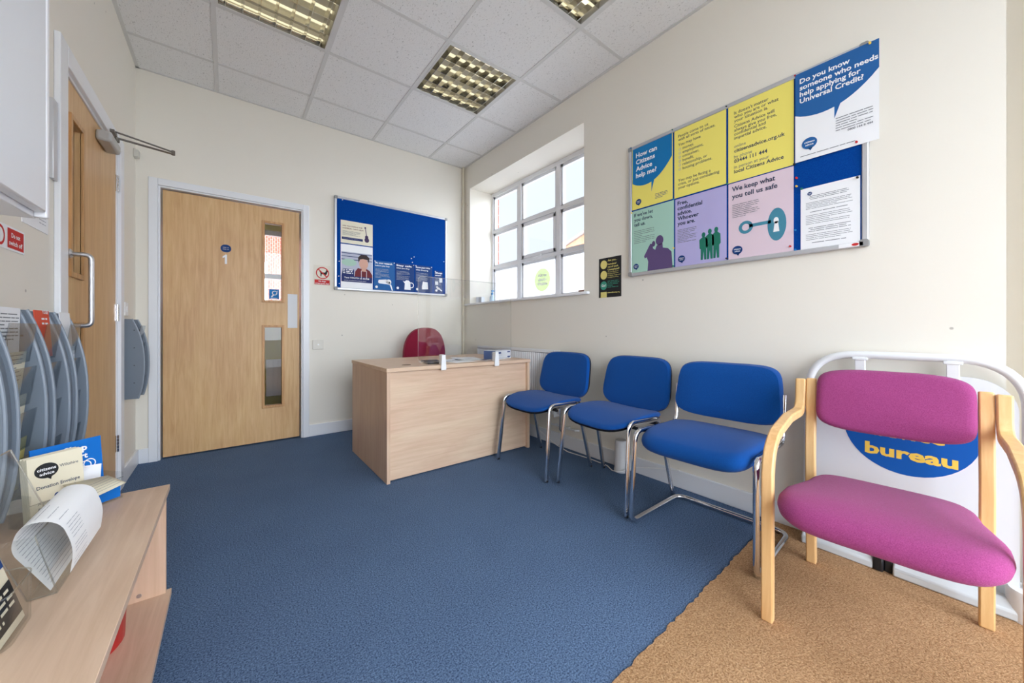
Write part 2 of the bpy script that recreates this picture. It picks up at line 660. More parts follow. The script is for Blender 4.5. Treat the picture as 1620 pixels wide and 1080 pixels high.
# window 1 in its recess
sill = MB().box(W - .03, XW, -1.9, -.05, RZ0 - .022, RZ0)
struct(sill.build('trim_3', M_upvc, bevel=.006))
fr = MB()
FX0, FX1 = 3.005, 3.065
yg = [(-.162, -.632), (-.690, -1.228), (-1.280, -1.765)]
zg = [(1.298, 1.682), (1.716, 2.108), (2.141, 2.540)]
ye = [-.134] + [v for a in yg for v in a] + [-1.845]
ze = [RZ0] + [v for a in zg for v in a] + [RZ1]
for k in range(0, 8, 2):
    fr.box(FX0, FX1, ye[k + 1], ye[k], RZ0, RZ1)
for k in range(0, 8, 2):
    fr.box(FX0 + .0005, FX1 - .0005, ye[7], ye[0], ze[k], ze[k + 1])
win = struct(fr.build('window_1', M_upvc, smooth=False))
bd = MB()
for a, b in yg:
    for c, d in zg:
        t = .027
        bd.box(FX0 + .014, FX1 - .01, b - .001, a + .001, c - .001, c + t * .6).box(FX0 + .014, FX1 - .01, b - .001, a + .001, d - t, d + .001)
        bd.box(FX0 + .014, FX1 - .01, a - t, a + .001, c, d).box(FX0 + .014, FX1 - .01, b - .001, b + t, c, d)
bd.build('glazing_bead', M_gloss, win, smooth=False)
sash = MB()
a, b = yg[1]
c, d = zg[1]
for q in [(b + .012, a - .012, c + .01, c + .045), (b + .012, a - .012, d - .045, d - .01), (b + .012, b + .045, c + .01, d - .01), (a - .045, a - .012, c + .01, d - .01)]:
    sash.box(FX0 + .004, FX1 - .02, *q)
sash.build('opening_sash', M_upvc, win, smooth=False, bevel=.003)
MB().box(FX0 - .02, FX0 + .004, -1.02, -.90, zg[1][0] - .004, zg[1][0] + .014).build('sash_handle', M_gloss, win, bevel=.003)
gp = MB()
for c, d in zg[1:]:
    for a, b in yg:
        gp.box(3.048, 3.052, b, a, c, d)
gp.build('glass_pane', M_glass, win, smooth=False)
mfr = bpy.data.materials.new('frosted_film')
mfr.use_nodes = True
t = mfr.node_tree
t.nodes.clear()
o_ = t.nodes.new('ShaderNodeOutputMaterial')
tl = t.nodes.new('ShaderNodeBsdfTranslucent')
tl.inputs[0].default_value = (.95, .96, .98, 1)
tr = t.nodes.new('ShaderNodeBsdfTransparent')
mx = t.nodes.new('ShaderNodeMixShader')
mx.inputs[0].default_value = .22
t.links.new(tl.outputs[0], mx.inputs[1])
t.links.new(tr.outputs[0], mx.inputs[2])
t.links.new(mx.outputs[0], o_.inputs[0])
fp = MB()
for a, b in yg:
    fp.box(3.048, 3.052, b, a, *zg[0])
fp.build('frosted_pane', mfr, win, smooth=False)
# round window sticker
st = MB().lathe([(.118, -.0006), (.118, .0006)], (3.046, -.985, 1.475), 32, axis=0).build('window_sticker', None, smooth=False)
ms = bpy.data.materials.new('sticker_film')
ms.use_nodes = True
t = ms.node_tree
t.nodes.clear()
o_ = t.nodes.new('ShaderNodeOutputMaterial')
a_ = t.nodes.new('ShaderNodeBsdfTransparent')
a_.inputs[0].default_value = (.78, .84, .62, 1)
b_ = t.nodes.new('ShaderNodeBsdfDiffuse')
b_.inputs[0].default_value = rgb(200, 220, 150)
x_ = t.nodes.new('ShaderNodeMixShader')
x_.inputs[0].default_value = .35
t.links.new(a_.outputs[0], x_.inputs[1])
t.links.new(b_.outputs[0], x_.inputs[2])
t.links.new(x_.outputs[0], o_.inputs[0])
st.data.materials.append(ms)
tag(st, 'round pale green sticker with white writing on the frosted middle window pane', 'sticker')


# ------------------------------------------------------------------ flat printed things
FONTC = {}


def text_geo(txt, size, bold=0.0):
    key = (txt, round(size, 5), bold)
    cu = bpy.data.curves.new('t', 'FONT')
    cu.body = txt
    cu.size = size
    cu.offset = bold * size
    cu.resolution_u = 2
    o = bpy.data.objects.new('t', cu)
    me = o.to_mesh()
    vs = [tuple(v.co) for v in me.vertices]
    fs = [tuple(p.vertices) for p in me.polygons]
    o.to_mesh_clear()
    bpy.data.objects.remove(o)
    bpy.data.curves.remove(cu)
    return vs, fs


class Flat:
    """2-D artwork in metres on a sheet, origin at the sheet's lower left"""
    def __init__(s, lift):
        s.m = MB()
        s.z = lift

    def poly(s, pts, z=0):
        s.m.add([(x, y, s.z + z) for x, y in pts], [tuple(range(len(pts)))])
        return s

    def rect(s, x0, y0, x1, y1):
        return s.poly([(x0, y0), (x1, y0), (x1, y1), (x0, y1)])

    def ell(s, cx, cy, rx, ry, n=28):
        return s.poly([(cx + rx * math.cos(2 * PI * k / n), cy + ry * math.sin(2 * PI * k / n)) for k in range(n)])

    def ring(s, cx, cy, r0, r1, n=32):
        vs, fs = [], []
        for k in range(n):
            a = 2 * PI * k / n
            vs += [(cx + r0 * math.cos(a), cy + r0 * math.sin(a), s.z), (cx + r1 * math.cos(a), cy + r1 * math.sin(a), s.z)]
            j = (k + 1) % n
            fs.append((2 * k, 2 * k + 1, 2 * j + 1, 2 * j))
        s.m.add(vs, fs)
        return s

    def text(s, txt, x, y, h, w=None, bold=0.0, align='l'):
        vs, fs = text_geo(txt, h / .7, bold)
        if not vs:
            return s
        x0, x1 = min(v[0] for v in vs), max(v[0] for v in vs)
        k = (w / (x1 - x0)) if w else 1.0
        ww = (x1 - x0) * k
        ox = x if align == 'l' else (x - ww / 2 if align == 'c' else x - ww)
        s.m.add([(ox + (v[0] - x0) * k, y + v[1], s.z) for v in vs], fs)
        return s

    def lines(s, txts, x, y, h, pitch, **k):
        for i, t in enumerate(txts):
            s.text(t, x, y - i * pitch, h, **k)
        return s

    def body(s, x, y, w, rows, pitch, th, seed=1, center=False):
        r = random.Random(seed)
        for i in range(rows):
            end = w * (1 if i % 4 != 3 else r.uniform(.4, .8)) * r.uniform(.9, 1)
            cx = (w - end) / 2 if center else 0
            while cx < end:
                ww = min(r.uniform(.02, .07) * (w / .2 + .6) * .6, end - cx)
                s.rect(x + cx, y - i * pitch, x + cx + ww, y - i * pitch + th)
                cx += ww + th * 1.2
        return s

    def bubble(s, x0, y0, x1, y1, tail):
        """speech bubble: square top, bowed bottom, with a tail"""
        pts = [(x0, y1), (x0, y0 + (y1 - y0) * .22)]
        n = 14
        tx = tail
        for k in range(1, n + 1):
            t = k / n
            x = x0 + (x1 - x0) * t
            y = y0 + (y1 - y0) * (.22 + .12 * t * t * t * t + .0) - math.sin(PI * t ** .8) * (y1 - y0) * .12 + (y1 - y0) * .18 * t ** 3
            if tx and t > .52:
                pts.append((x0 + (x1 - x0) * .5, y0 - (y1 - y0) * .08))
                tx = None
            pts.append((x, y))
        pts.append((x1, y1))
        return s.poly(pts)


def plane(o, origin, ex, ey):
    ex, ey = Vector(ex), Vector(ey)
    ez = ex.cross(ey)
    m = Matrix((ex, ey, ez)).transposed().to_4x4()
    m.translation = Vector(origin)
    o.matrix_world = m


def sheet(name, label, cat, origin, ex, ey, w, h, paper, layers, group=None, th=.0012, corner=0):
    if corner:
        b = MB().prism(rrect(w, h, corner), xyz, -th, 0)
    else:
        b = box(0, w, 0, h, -th, 0)
    o = b.build(name, paper, smooth=False)
    k = 1
    for part, m, fn in layers:
        f = Flat(.0004 * k)
        fn(f)
        if f.m.v:
            c = f.m.build(part, m, o, smooth=False)
        k += 1
    plane(o, origin, ex, ey)
    tag(o, label, cat, group)
    return o


def logo_layers(cx, cy, r, colour=None):
    return [('logo', colour or P['navy'], lambda f: (f.ell(cx, cy, r, r * .92), f.poly([(cx - r * .2, cy - r * .8), (cx + r * .5, cy - r * .7), (cx + r * .15, cy - r * 1.25)]))),
            ('logo_lettering', P['white'], lambda f: (f.text('citizens', cx, cy + r * .08, r * .3, w=r * 1.35, bold=.02, align='c'), f.text('advice', cx, cy - r * .38, r * .3, w=r * 1.05, bold=.02, align='c')))]


sf_ = Flat(0)
sf_.text('Ask us', 0, .035, .03, w=.13, bold=.04, align='c').text('about', 0, -.01, .03, w=.12, bold=.04, align='c').text('Wiltshire', 0, -.055, .03, w=.15, bold=.04, align='c')
sl_ = sf_.m
sl_.v = [(3.0448, -.985 - x, 1.475 + y) for x, y, z in sl_.v]
sl_.build('lettering', P['white'], st, smooth=False)


# ---- notice board frame builder
def board(name, label, origin, ex, ey, w, h):
    o = thing(name, label, 'notice board')
    box(.01, w - .01, .01, h - .01, -.012, .002).build('felt_panel', M_felt, o, smooth=False)
    f = MB()
    f.box(.012, w - .012, 0, .022, -.014, .008).box(.012, w - .012, h - .022, h, -.014, .008)
    f.box(0, .022, .012, h - .012, -.0145, .0075).box(w - .022, w, .012, h - .012, -.0145, .0075)
    f.build('frame', M_alu, o, bevel=.004)
    for x in (0, w):
        for y in (0, h):
            sx, sy = (1 if x == 0 else -1), (1 if y == 0 else -1)
            MB().prism(rrect(.03, .03, .008, x0=min(x, x + sx * .03) - (.001 if x == 0 else -.001), y0=min(y, y + sy * .03) - (.001 if y == 0 else -.001)), xyz, -.0135, .0095).build('corner_cap', flat('grey_corner_cap', 150, 150, 150, .4), o)
    plane(o, origin, ex, ey)
    return o


EXB, EYZ = (1, 0, 0), (0, 0, 1)
EXR = (0, -1, 0)
BY = -.015
board('notice_board', 'blue felt notice board with silver frame on the wall between door and corner', (1.302, BY, 1.342), EXB, EYZ, 1.168, .882)
RX = W - .015
board('notice_board', 'large silver framed notice board covered in yellow, lilac and blue posters', (RX, -2.262, 1.33), EXR, EYZ, 1.195, .878)

PB = BY - .0035


def on_back(name, label, cat, x0, x1, z0, z1, paper, layers, y=PB, **k):
    return sheet(name, label, cat, (x0, y, z0), EXB, EYZ, x1 - x0, z1 - z0, paper, layers, **k)


PR = RX - .0035


def on_right(name, label, cat, y0, y1, z0, z1, paper, layers, x=PR, **k):
    return sheet(name, label, cat, (x, y0, z0), EXR, EYZ, y0 - y1, z1 - z0, paper, layers, **k)


GB = 'posters on the right-hand notice board'
# p1  How can Citizens Advice help me?
on_right('poster', 'yellow poster with a large bright blue speech bubble asking How can Citizens Advice help me', 'poster', -2.289, -2.577, 1.777, 2.197, P['yellow'],
         [('speech_bubble', P['cyanblue'], lambda f: f.bubble(0.004, .112, .284, .414, 1)),
          ('lettering', P['white'], lambda f: f.lines(['How can', 'Citizens', 'Advice', 'help me?'], .03, .345, .030, .045, bold=.025)),
          ('small_print', P['grey'], lambda f: f.body(.17, .06, .09, 4, .009, .0035, 3))] + logo_layers(.05, .045, .021), group=GB)
# p2
on_right('poster', 'yellow text poster starting People come to us, second from the left in the top row', 'poster', -2.588, -2.886, 1.774, 2.193, P['yellow'],
         [('lettering', P['text'], lambda f: (f.lines(['People come to us', 'with all sorts of issues.'], .025, .365, .0165, .022, bold=.008), f.text('You may have', .025, .312, .0165, bold=.008),
           f.lines(['money,', 'employment,', 'consumer,', 'benefit,', 'relationship, or', 'housing problems.'], .052, .285, .0165, .0245, bold=.008),
           f.lines(['You may be facing a', 'crisis, or just considering', 'your options.'], .025, .095, .0165, .0225, bold=.008))),
          ('bullet_icon', P['lightgrey'], lambda f: [f.ring(.035, .292 - i * .0245, .005, .0075, 12) for i in range(6)])], group=GB)
# p3
on_right('poster', 'yellow text poster giving online, phone and in person contact details', 'poster', -2.897, -3.193, 1.77, 2.19, P['yellow'],
         [('lettering', P['text'], lambda f: (f.lines(["It doesn't matter", 'who you are or what', 'your situation is.'], .03, .365, .0165, .0215, bold=.008),
           f.lines(['Citizens Advice will', 'always give you free,', 'confidential and', 'impartial advice.'], .03, .293, .0165, .0215, bold=.008),
           f.text('citizensadvice.org.uk', .03, .158, .019, w=.23, bold=.02), f.text('03444 111 444', .03, .102, .019, w=.155, bold=.02), f.text('local Citizens Advice', .03, .046, .019, w=.225, bold=.02))),
          ('pale_lettering', P['grey'], lambda f: (f.text('online', .03, .183, .0165), f.text('by phone', .03, .127, .0165), f.text('in person at your', .03, .071, .0165)))], group=GB)
# p4
on_right('poster', 'white poster with a wide steel blue bubble about Universal Credit', 'poster', -3.2, -3.49, 1.773, 2.197, P['white'],
         [('speech_bubble', P['steel'], lambda f: f.bubble(.0, .17, .29, .424, 1)),
          ('lettering', P['white'], lambda f: f.lines(['Do you know', 'someone who needs', 'help applying for', 'Universal Credit?'], .018, .372, .0225, .0315, bold=.025)),
          ('small_print', P['grey'], lambda f: (f.body(.15, .145, .125, 6, .011, .003, 5), f.text('0800 144 8 444', .19, .075, .009, bold=.02), f.body(.02, .02, .2, 1, .01, .003, 6)))] + logo_layers(.055, .075, .029, P['steel']), x=PR - .006, group=GB)


def man_phone(f):
    f.ell(.205, .185, .026, .032)
    f.poly([(.225, .165), (.228, .135), (.262, .125), (.285, .10), (.292, .0), (.12, .0), (.125, .06), (.115, .09), (.10, .085), (.095, .10), (.14, .175), (.155, .17), (.16, .14), (.175, .13), (.185, .155)])
    f.ell(.163, .17, .012, .018)


on_right('poster', 'mint green poster with the purple outline of a man on the phone', 'poster', -2.285, -2.585, 1.352, 1.768, P['mint'],
         [('silhouette', P['plum'], man_phone),
          ('lettering', P['text'], lambda f: f.lines(["If we've let", 'you down,', 'tell us.'], .02, .375, .0225, .0325, bold=.02)),
          ('small_print', P['grey'], lambda f: f.body(.02, .275, .16, 8, .0115, .003, 8))] + logo_layers(.035, .04, .02), group=GB)


def people(f):
    for cx, sc in ((.17, .92), (.205, 1.0), (.24, 1.02)):
        f.ell(cx, .165 * sc + .012, .0105, .015)
        f.poly([(cx - .006, .165 * sc), (cx - .024, .15 * sc), (cx - .022, .095 * sc), (cx - .016, .09 * sc), (cx - .016, .02), (cx - .004, .02), (cx, .07), (cx + .004, .02), (cx + .016, .02), (cx + .016, .09 * sc), (cx + .024, .1 * sc), (cx + .022, .15 * sc), (cx + .006, .165 * sc)])


on_right('poster', 'lilac poster with three green figures, headed Free, confidential advice', 'poster', -2.594, -2.888, 1.352, 1.765, P['lilac'],
         [('silhouette', P['green'], people),
          ('lettering', P['text'], lambda f: f.lines(['Free,', 'confidential', 'advice.', 'Whoever', 'you are.'], .015, .375, .0225, .031, bold=.025)),
          ('small_print', P['grey'], lambda f: f.body(.015, .22, .12, 9, .0095, .0028, 9))] + logo_layers(.04, .045, .022), group=GB)


def key(f):
    f.ell(.225, .145, .04, .082)
    f.rect(.10, .155, .20, .172)
    f.ring(.085, .16, .018, .034, 24)


on_right('poster', 'pale pink poster with a blue key and keyhole, about keeping what you say safe', 'poster', -2.898, -3.192, 1.352, 1.764, P['pinkish'],
         [('key_symbol', P['teal'], key),
          ('keyhole', P['white'], lambda f: (f.ell(.222, .165, .011, .016), f.poly([(.21, .108), (.236, .108), (.23, .16), (.216, .16)]))),
          ('lettering', P['text'], lambda f: (f.text('We keep what', .018, .368, .0245, w=.2, bold=.02), f.text('you tell us safe', .018, .328, .0245, w=.21, bold=.02))),
          ('small_print', P['grey'], lambda f: f.body(.02, .29, .13, 8, .0095, .0028, 10))] + logo_layers(.045, .045, .025), group=GB)
on_right('notice', 'white typed notice under plastic at the lower right of the large board', 'notice', -3.22, -3.43, 1.346, 1.64, P['white'],
         [('small_print', P['grey'], lambda f: (f.body(.03, .25, .15, 3, .007, .0024, 11, True), f.body(.02, .22, .17, 5, .007, .002, 12), f.body(.03, .175, .15, 1, .007, .0028, 13, True), f.body(.02, .16, .17, 6, .008, .002, 14),
                                               f.body(.03, .10, .15, 3, .008, .0026, 15, True), f.body(.02, .07, .17, 4, .008, .002, 16), f.body(.04, .03, .13, 1, .008, .003, 17, True)))] + logo_layers(.035, .265, .009), group=GB)
on_right('sticker', 'small white and red sticker on the bottom frame of the large board', 'sticker', -3.36, -3.44, 1.333, 1.35, P['white'], [('red_mark', P['red'], lambda f: f.ell(.055, .0085, .012, .006))], x=RX - .0095)

# push pins
pins = [(-2.285, 2.2), (-2.58, 2.2, ), (-2.89, 2.195), (-3.2, 2.195), (-3.462, 2.19), (-2.585, 1.772), (-2.893, 1.77), (-3.196, 1.769), (-3.42, 1.785), (-2.289, 1.76), (-3.2, 1.355), (-3.225, 1.642), (-3.422, 1.632),
        (-3.205, 1.70), (-3.205, 1.66), (-3.2, 1.45), (-2.583, 1.36), (-2.89, 1.36), (-3.18, 1.375), (-2.586, 1.47)]
pcol = {'red': P['red'], 'blue': P['cyanblue'], 'black': P['black'], 'yellow': P['signyellow'], 'green': P['green']}
pn = list(pcol)
for i, (y, z) in enumerate(pins):
    c = pn[(i * 3 + 1) % 5]
    m = MB().lathe([(.0045, 0), (.0045, .0012), (.0022, .003), (.0022, .007), (.004, .0085), (.004, .0095)], (0, 0, 0), 10)
    o = m.build('push_pin', pcol[c])
    plane(o, (PR - (.009 if y < -3.4 and z > 1.7 else .0022), y, z), EXR, EYZ)
    tag(o, f'{c} push pin in a poster edge on the large right-hand board', 'push pin', f'{c} push pins on the right-hand board')

# ---- posters on the back board
GS = 'posters on the blue notice board by the corner'


def guitar(f):
    f.ell(.238, .055, .022, .024)
    f.ell(.236, .083, .016, .018)
    f.poly([(.232, .09), (.24, .09), (.228, .165), (.222, .165)])
    f.rect(.216, .165, .23, .182)


on_back('poster', 'white landscape flyer with a guitar, above the boy poster', 'poster', 1.357, 1.651, 1.79, 2.006, P['cream'],
        [('guitar_picture', P['purple'], guitar),
         ('lettering', P['hood'], lambda f: (f.text('ARE YOU TAKING THE', .015, .16, .011, w=.18, bold=.02), f.text("UNIVERSAL CAN'T HELP?", .015, .137, .011, w=.19, bold=.02))),
         ('dark_band', P['indigo'], lambda f: f.rect(.01, .035, .20, .058)),
         ('small_print', P['grey'], lambda f: (f.body(.015, .115, .17, 5, .009, .0028, 20), f.body(.02, .045, .16, 1, .01, .004, 21)))], group=GS)


def boy(f):
    f.poly([(.12, .09), (.13, .165), (.155, .2), (.175, .195), (.24, .195), (.265, .18), (.29, .14), (.29, .09)])


on_back('poster', 'tall poster with a photo of a boy in a maroon hooded top', 'poster', 1.357, 1.651, 1.364, 1.78, P['white'],
        [('photo_background', P['blind'], lambda f: f.rect(.006, .09, .288, .345)),
         ('photo_blinds', P['indigo'], lambda f: [f.rect(.006, y, .288, y + .006) for y in (.33, .30, .27)]),
         ('hooded_top', P['hood'], boy),
         ('face', P['skin'], lambda f: (f.ell(.208, .245, .042, .058), f.rect(.188, .17, .23, .2))),
         ('hair', P['hair'], lambda f: f.poly([(.16, .25), (.155, .30), (.18, .33), (.235, .332), (.262, .305), (.258, .255), (.245, .285), (.2, .292), (.172, .283)])),
         ('green_patch', P['softgreen'], lambda f: f.ell(.075, .245, .068, .035)),
         ('blue_band', P['indigo'], lambda f: (f.rect(.006, .06, .288, .115), f.poly([(.006, .115), (.12, .115), (.12, .18), (.02, .185)]))),
         ('lettering', P['white'], lambda f: (f.text('Text YOUTH to 85258', .03, .092, .014, w=.23, bold=.02), f.text('www.youthinformation.com', .03, .07, .008, w=.2), f.body(.02, .17, .09, 3, .016, .008, 22))),
         ('hood_cord', P['white'], lambda f: (f.rect(.183, .1, .187, .175), f.rect(.232, .1, .236, .175))),
         ], group=GS)


def dryer(f):
    f.poly([(.04, .075), (.045, .1), (.12, .11), (.16, .09), (.165, .07), (.14, .06), (.05, .065)])
    f.ell(.145, .085, .028, .027)
    f.poly([(.15, .07), (.172, .06), (.19, .0), (.178, .0), (.172, .02)])


def kettle(f):
    f.poly([(.095, .015), (.165, .015), (.158, .10), (.14, .115), (.115, .115), (.1, .1), (.08, .105), (.1, .08)])
    f.ring(.17, .065, .022, .03, 18)


def toaster(f):
    f.poly([(.08, .03), (.15, .035), (.145, .11), (.09, .115), (.078, .06)])


def plugs(f):
    f.rect(.01, .09, .045, .13)
    f.rect(.06, .12, .095, .17)
    f.poly([(.02, .06), (.09, .02), (.095, .03), (.03, .08)])
    f.ell(.05, .05, .02, .012)


def blue_poster(x0, x1, z0, z1, art, lines, label, r):
    w = x1 - x0
    on_back('poster', label, 'poster', x0, x1, z0, z1, P['navy'] if r != 1 else P['steel'],
            [('white_picture', P['white'], art),
             ('lettering', P['white'], lambda f: (f.text(lines[0], .01, z1 - z0 - .03, .017, w=w * .82, bold=.03), f.text(lines[1], .01, z1 - z0 - .055, .013, w=w * .7, bold=.02), f.ell(.025, .028, .013, .013))),
             ('small_print', P['lightgrey'], lambda f: f.body(.012, z1 - z0 - .085, w * .7, 8, .012, .003, r + 30))], group=GS)


blue_poster(1.664, 1.873, 1.366, 1.658, dryer, ['Do your research', 'before you buy'], 'blue poster with a white hairdryer headed Do your research', 1)
blue_poster(1.879, 2.082, 1.37, 1.655, kettle, ['Stay safe', 'when you shop'], 'blue poster with a white kettle headed Stay safe', 2)
blue_poster(2.091, 2.29, 1.371, 1.657, toaster, ['Know your rights', 'when shopping'], 'blue poster with a white toaster seen behind the clear screen', 3)
blue_poster(2.315, 2.418, 1.372, 1.618, plugs, ['Shop', 'smart'], 'narrow blue poster with white appliances at the right end of the blue board', 4)
for x, z in [(1.372, 2.195), (1.64, 2.0), (1.645, 1.775), (1.672, 1.65), (1.866, 1.65), (2.075, 1.65), (2.1, 1.65), (2.28, 1.65), (2.325, 1.61), (1.365, 1.37), (1.343, 1.61), (1.34, 1.47), (1.345, 1.40), (2.05, 1.72), (2.08, 1.74), (2.06, 1.68), (2.43, 1.73)]:
    o = MB().lathe([(.0045, 0), (.0045, .0012), (.0022, .003), (.0022, .007), (.004, .0085), (.004, .0095)], (0, 0, 0), 10).build('push_pin', M_white)
    plane(o, (x, PB - .0002 if z < 1.7 and x > 1.36 else PB + .0015, z), EXB, EYZ)
    tag(o, 'small white push pin in the blue notice board', 'push pin', 'white push pins on the blue board')


def dog(f):
    f.poly([(.045, .125), (.052, .128), (.06, .12), (.092, .118), (.1, .132), (.103, .148), (.108, .138), (.12, .13), (.112, .122), (.108, .105), (.1, .098), (.1, .082), (.094, .082), (.09, .1), (.065, .102), (.062, .082), (.055, .082), (.055, .105), (.052, .118)])


sheet('safety_sign', 'red and white no dogs sign beside the door frame', 'sign', (1.134, -.0022, 1.375), EXB, EYZ, .138, .182, flat('sign_cream', 226, 220, 206),
      [('dog_symbol', P['black'], dog),
       ('prohibition_ring', P['red'], lambda f: (f.ring(.072, .112, .046, .055), f.poly([(.033, .142), (.04, .149), (.111, .082), (.104, .075)]))),
       ('red_band', P['red'], lambda f: f.rect(.006, .006, .132, .05)),
       ('lettering', P['white'], lambda f: (f.text('No dogs', .069, .031, .012, w=.06, bold=.02, align='c'), f.text('except guide dogs', .069, .012, .01, w=.115, bold=.02, align='c')))], th=.002)

sheet('poster', 'narrow black poster with cream and green circles beside the window', 'poster', (W - .0018, -1.992, 1.203), EXR, EYZ, .197, .29, P['black'],
      [('cream_circle', P['lemon'], lambda f: (f.ell(.045, .242, .03, .032), f.ell(.045, .165, .03, .032), f.rect(.017, .0, .072, .04))),
       ('green_circle', P['jade'], lambda f: f.ell(.045, .088, .03, .032)),
       ('lettering', P['lemon'], lambda f: (f.text('Are you...', .082, .262, .014, bold=.02), f.lines(['homeless?', 'out of work', 'Unemployed?'], .082, .235, .013, .02, bold=.02),
                                             f.lines(['We can help you to', 'find your first home', 'or tenancy - Supported', 'housing and training'], .082, .18, .008, .013), f.text('selwoodhousing.org', .08, .03, .009, bold=.02))),
       ('green_lettering', P['jade'], lambda f: f.body(.08, .115, .1, 5, .011, .004, 50)),
       ('circle_lettering', P['white'], lambda f: f.text('Go!', .045, .08, .018, align='c', bold=.02))], th=.0015)

# ------------------------------------------------------------------ doors
def vision(mb_bead, x0, x1, z0, z1, y0, y1):
    b = .02
    mb_bead.box(x0 - b, x0, y0, y1, z0 - b, z1 + b).box(x1, x1 + b, y0, y1, z0 - b, z1 + b).box(x0, x1, y0, y1, z0 - b, z0).box(x0, x1, y0, y1, z1, z1 + b)


# door 1, closed, in the back wall (leaf face set back .02)
LX0, LX1 = .139, 1.023
V1 = (.767, .890, 1.22, 1.877)
V2 = (.774, .888, .315, .985)
leaf = MB()
y0, y1 = .022, .066
VX0, VX1 = .767, .890
leaf.box(LX0, VX0, y0, y1, .012, 2.012).box(VX1, LX1, y0, y1, .012, 2.012)
leaf.box(VX0, VX1, y0, y1, .012, V2[2]).box(VX0, VX1, y0, y1, V2[3], V1[2]).box(VX0, VX1, y0, y1, V1[3], 2.012)
d1 = struct(leaf.build('door_1', M_door, smooth=False))
b1 = MB()
for v in (V1, V2):
    vision(b1, VX0, VX1, v[2], v[3], y0 - .008, y0 + .004)
b1.build('vision_panel_bead', M_bead, d1, bevel=.002)
MB().box(VX0, VX1, .042, .046, V1[2], V1[3]).box(VX0, VX1, .042, .046, V2[2], V2[3]).build('vision_glass', M_glass, d1, smooth=False)
MB().box(.934, 1.008, y0 - .003, y0, .98, 1.28).build('push_plate', flat('pale_push_plate', 214, 216, 220, .35), d1, bevel=.001)
frm = MB()
for a, b in ((DX0 - .03, DX0), (DX1, DX1 + .03)):
    frm.box(a, b, -.002, .12, 0, DZ + .03)
frm.box(DX0, DX1, -.002, .12, DZ, DZ + .03)
struct(frm.build('trim_4', M_gloss, smooth=False))
arc = MB()
arc.box(DX0 - .062, DX0 - .012, -.018, 0, 0, DZ + .062).box(DX1 + .012, DX1 + .062, -.018, 0, 0, DZ + .062).box(DX0 - .0119, DX1 + .0119, -.018, 0, DZ + .012, DZ + .062)
arc.box(DX0 - .012, DX0, -.008, 0, 0, DZ + .012).box(DX1, DX1 + .012, -.008, 0, 0, DZ + .012).box(DX0 + .0001, DX1 - .0001, -.008, 0, DZ, DZ + .012)
struct(arc.build('trim_5', M_gloss, bevel=.003))
# stops around the leaf, behind it
o = sheet('door_badge', 'small oval blue badge on the wide oak door above the number', 'sign', (.474, y0 - .0015, 1.592), EXB, EYZ, .068, .062, P['navy'],
          [('lettering', P['lightgrey'], lambda f: (f.body(.014, .036, .04, 1, .01, .005, 60), f.body(.014, .022, .04, 1, .01, .005, 61)))], th=.0015, corner=.03)
num = Flat(0)
num.poly([(.014, 0), (.028, 0), (.028, .076), (.018, .076), (.0, .058), (.0, .045), (.014, .056)])
me = MB()
vs, fs = num.m.v, num.m.f
nb = MB().add(vs, fs).build('door_number', P['white'], smooth=False)
sol = nb.modifiers.new('solid', 'SOLIDIFY')
sol.thickness = .004
plane(nb, (.487, y0 - .0045, 1.497), EXB, EYZ)
tag(nb, 'white number 1 fixed to the oak door under the oval badge', 'number')
sheet('hearing_loop_sticker', 'square blue hearing loop sticker inside the upper door glass', 'sticker', (.8, .0405, 1.232), EXB, EYZ, .072, .085, flat('sticker_blue', 30, 120, 190),
      [('ear_symbol', P['white'], lambda f: (f.ring(.04, .052, .014, .02, 20), f.poly([(.012, .02), (.022, .016), (.036, .034), (.03, .04)]), f.poly([(.058, .07), (.064, .074), (.05, .034), (.045, .036)]), f.rect(.012, .005, .06, .009)))], th=.001)

# door 2, closed, in the left wall, hinged at the far side
lf = MB()
x0, x1 = -.047, -.003
A0, A1 = -1.461, -.574
VY0, VY1 = -1.366, -1.222
lf.box(x0, x1, A0, VY0, .012, 2.02).box(x0, x1, VY1, A1, .012, 2.02).box(x0, x1, VY0, VY1, .012, .32).box(x0, x1, VY0, VY1, .98, 1.215).box(x0, x1, VY0, VY1, 1.862, 2.02)
d2 = struct(lf.build('door_2', M_door, smooth=False))
bb = MB()
for z0, z1 in ((.32, .98), (1.215, 1.862)):
    bw = .022
    bb.box(x1 - .004, x1 + .009, VY0 - bw, VY0, z0 - bw, z1 + bw).box(x1 - .004, x1 + .009, VY1, VY1 + bw, z0 - bw, z1 + bw).box(x1 - .004, x1 + .009, VY0, VY1, z0 - bw, z0).box(x1 - .004, x1 + .009, VY0, VY1, z1, z1 + bw)
bb.build('vision_panel_bead', M_bead, d2, bevel=.002)
MB().box(-.027, -.023, VY0, VY1, .32, .98).box(-.027, -.023, VY0, VY1, 1.215, 1.862).build('vision_glass', M_glass, d2, smooth=False)
hd = MB()
hd.tube(fillet([(-.003, -1.412, 1.285), (.066, -1.412, 1.285), (.066, -1.412, .985), (-.003, -1.412, .985)], .022, 8), .0095, n=14)
hd.lathe([(.02, 0), (.02, .012), (.012, .018)], (-.003, -1.412, 1.285), 20, axis=0)
hd.lathe([(.02, 0), (.02, .012), (.012, .018)], (-.003, -1.412, .985), 20, axis=0)
hd.build('pull_handle', M_brushed, d2)
for z in (1.84, 1.07, .29):
    hg = MB()
    for k in range(5):
        hg.lathe([(.0065, 0), (.0065, .017)], (.004, -.566, z - .05 + k * .02), 12)
    hg.box(-.004, .001, -.578, -.55, z - .05, z + .048)
    hg.build('hinge', M_chrome, d2)
cl = MB().box(-.003, .055, -1.0, -.8, 1.93, 1.985).build('door_closer', flat('closer_silver', 176, 176, 174, .3), d2, bevel=.012)
ar = MB()
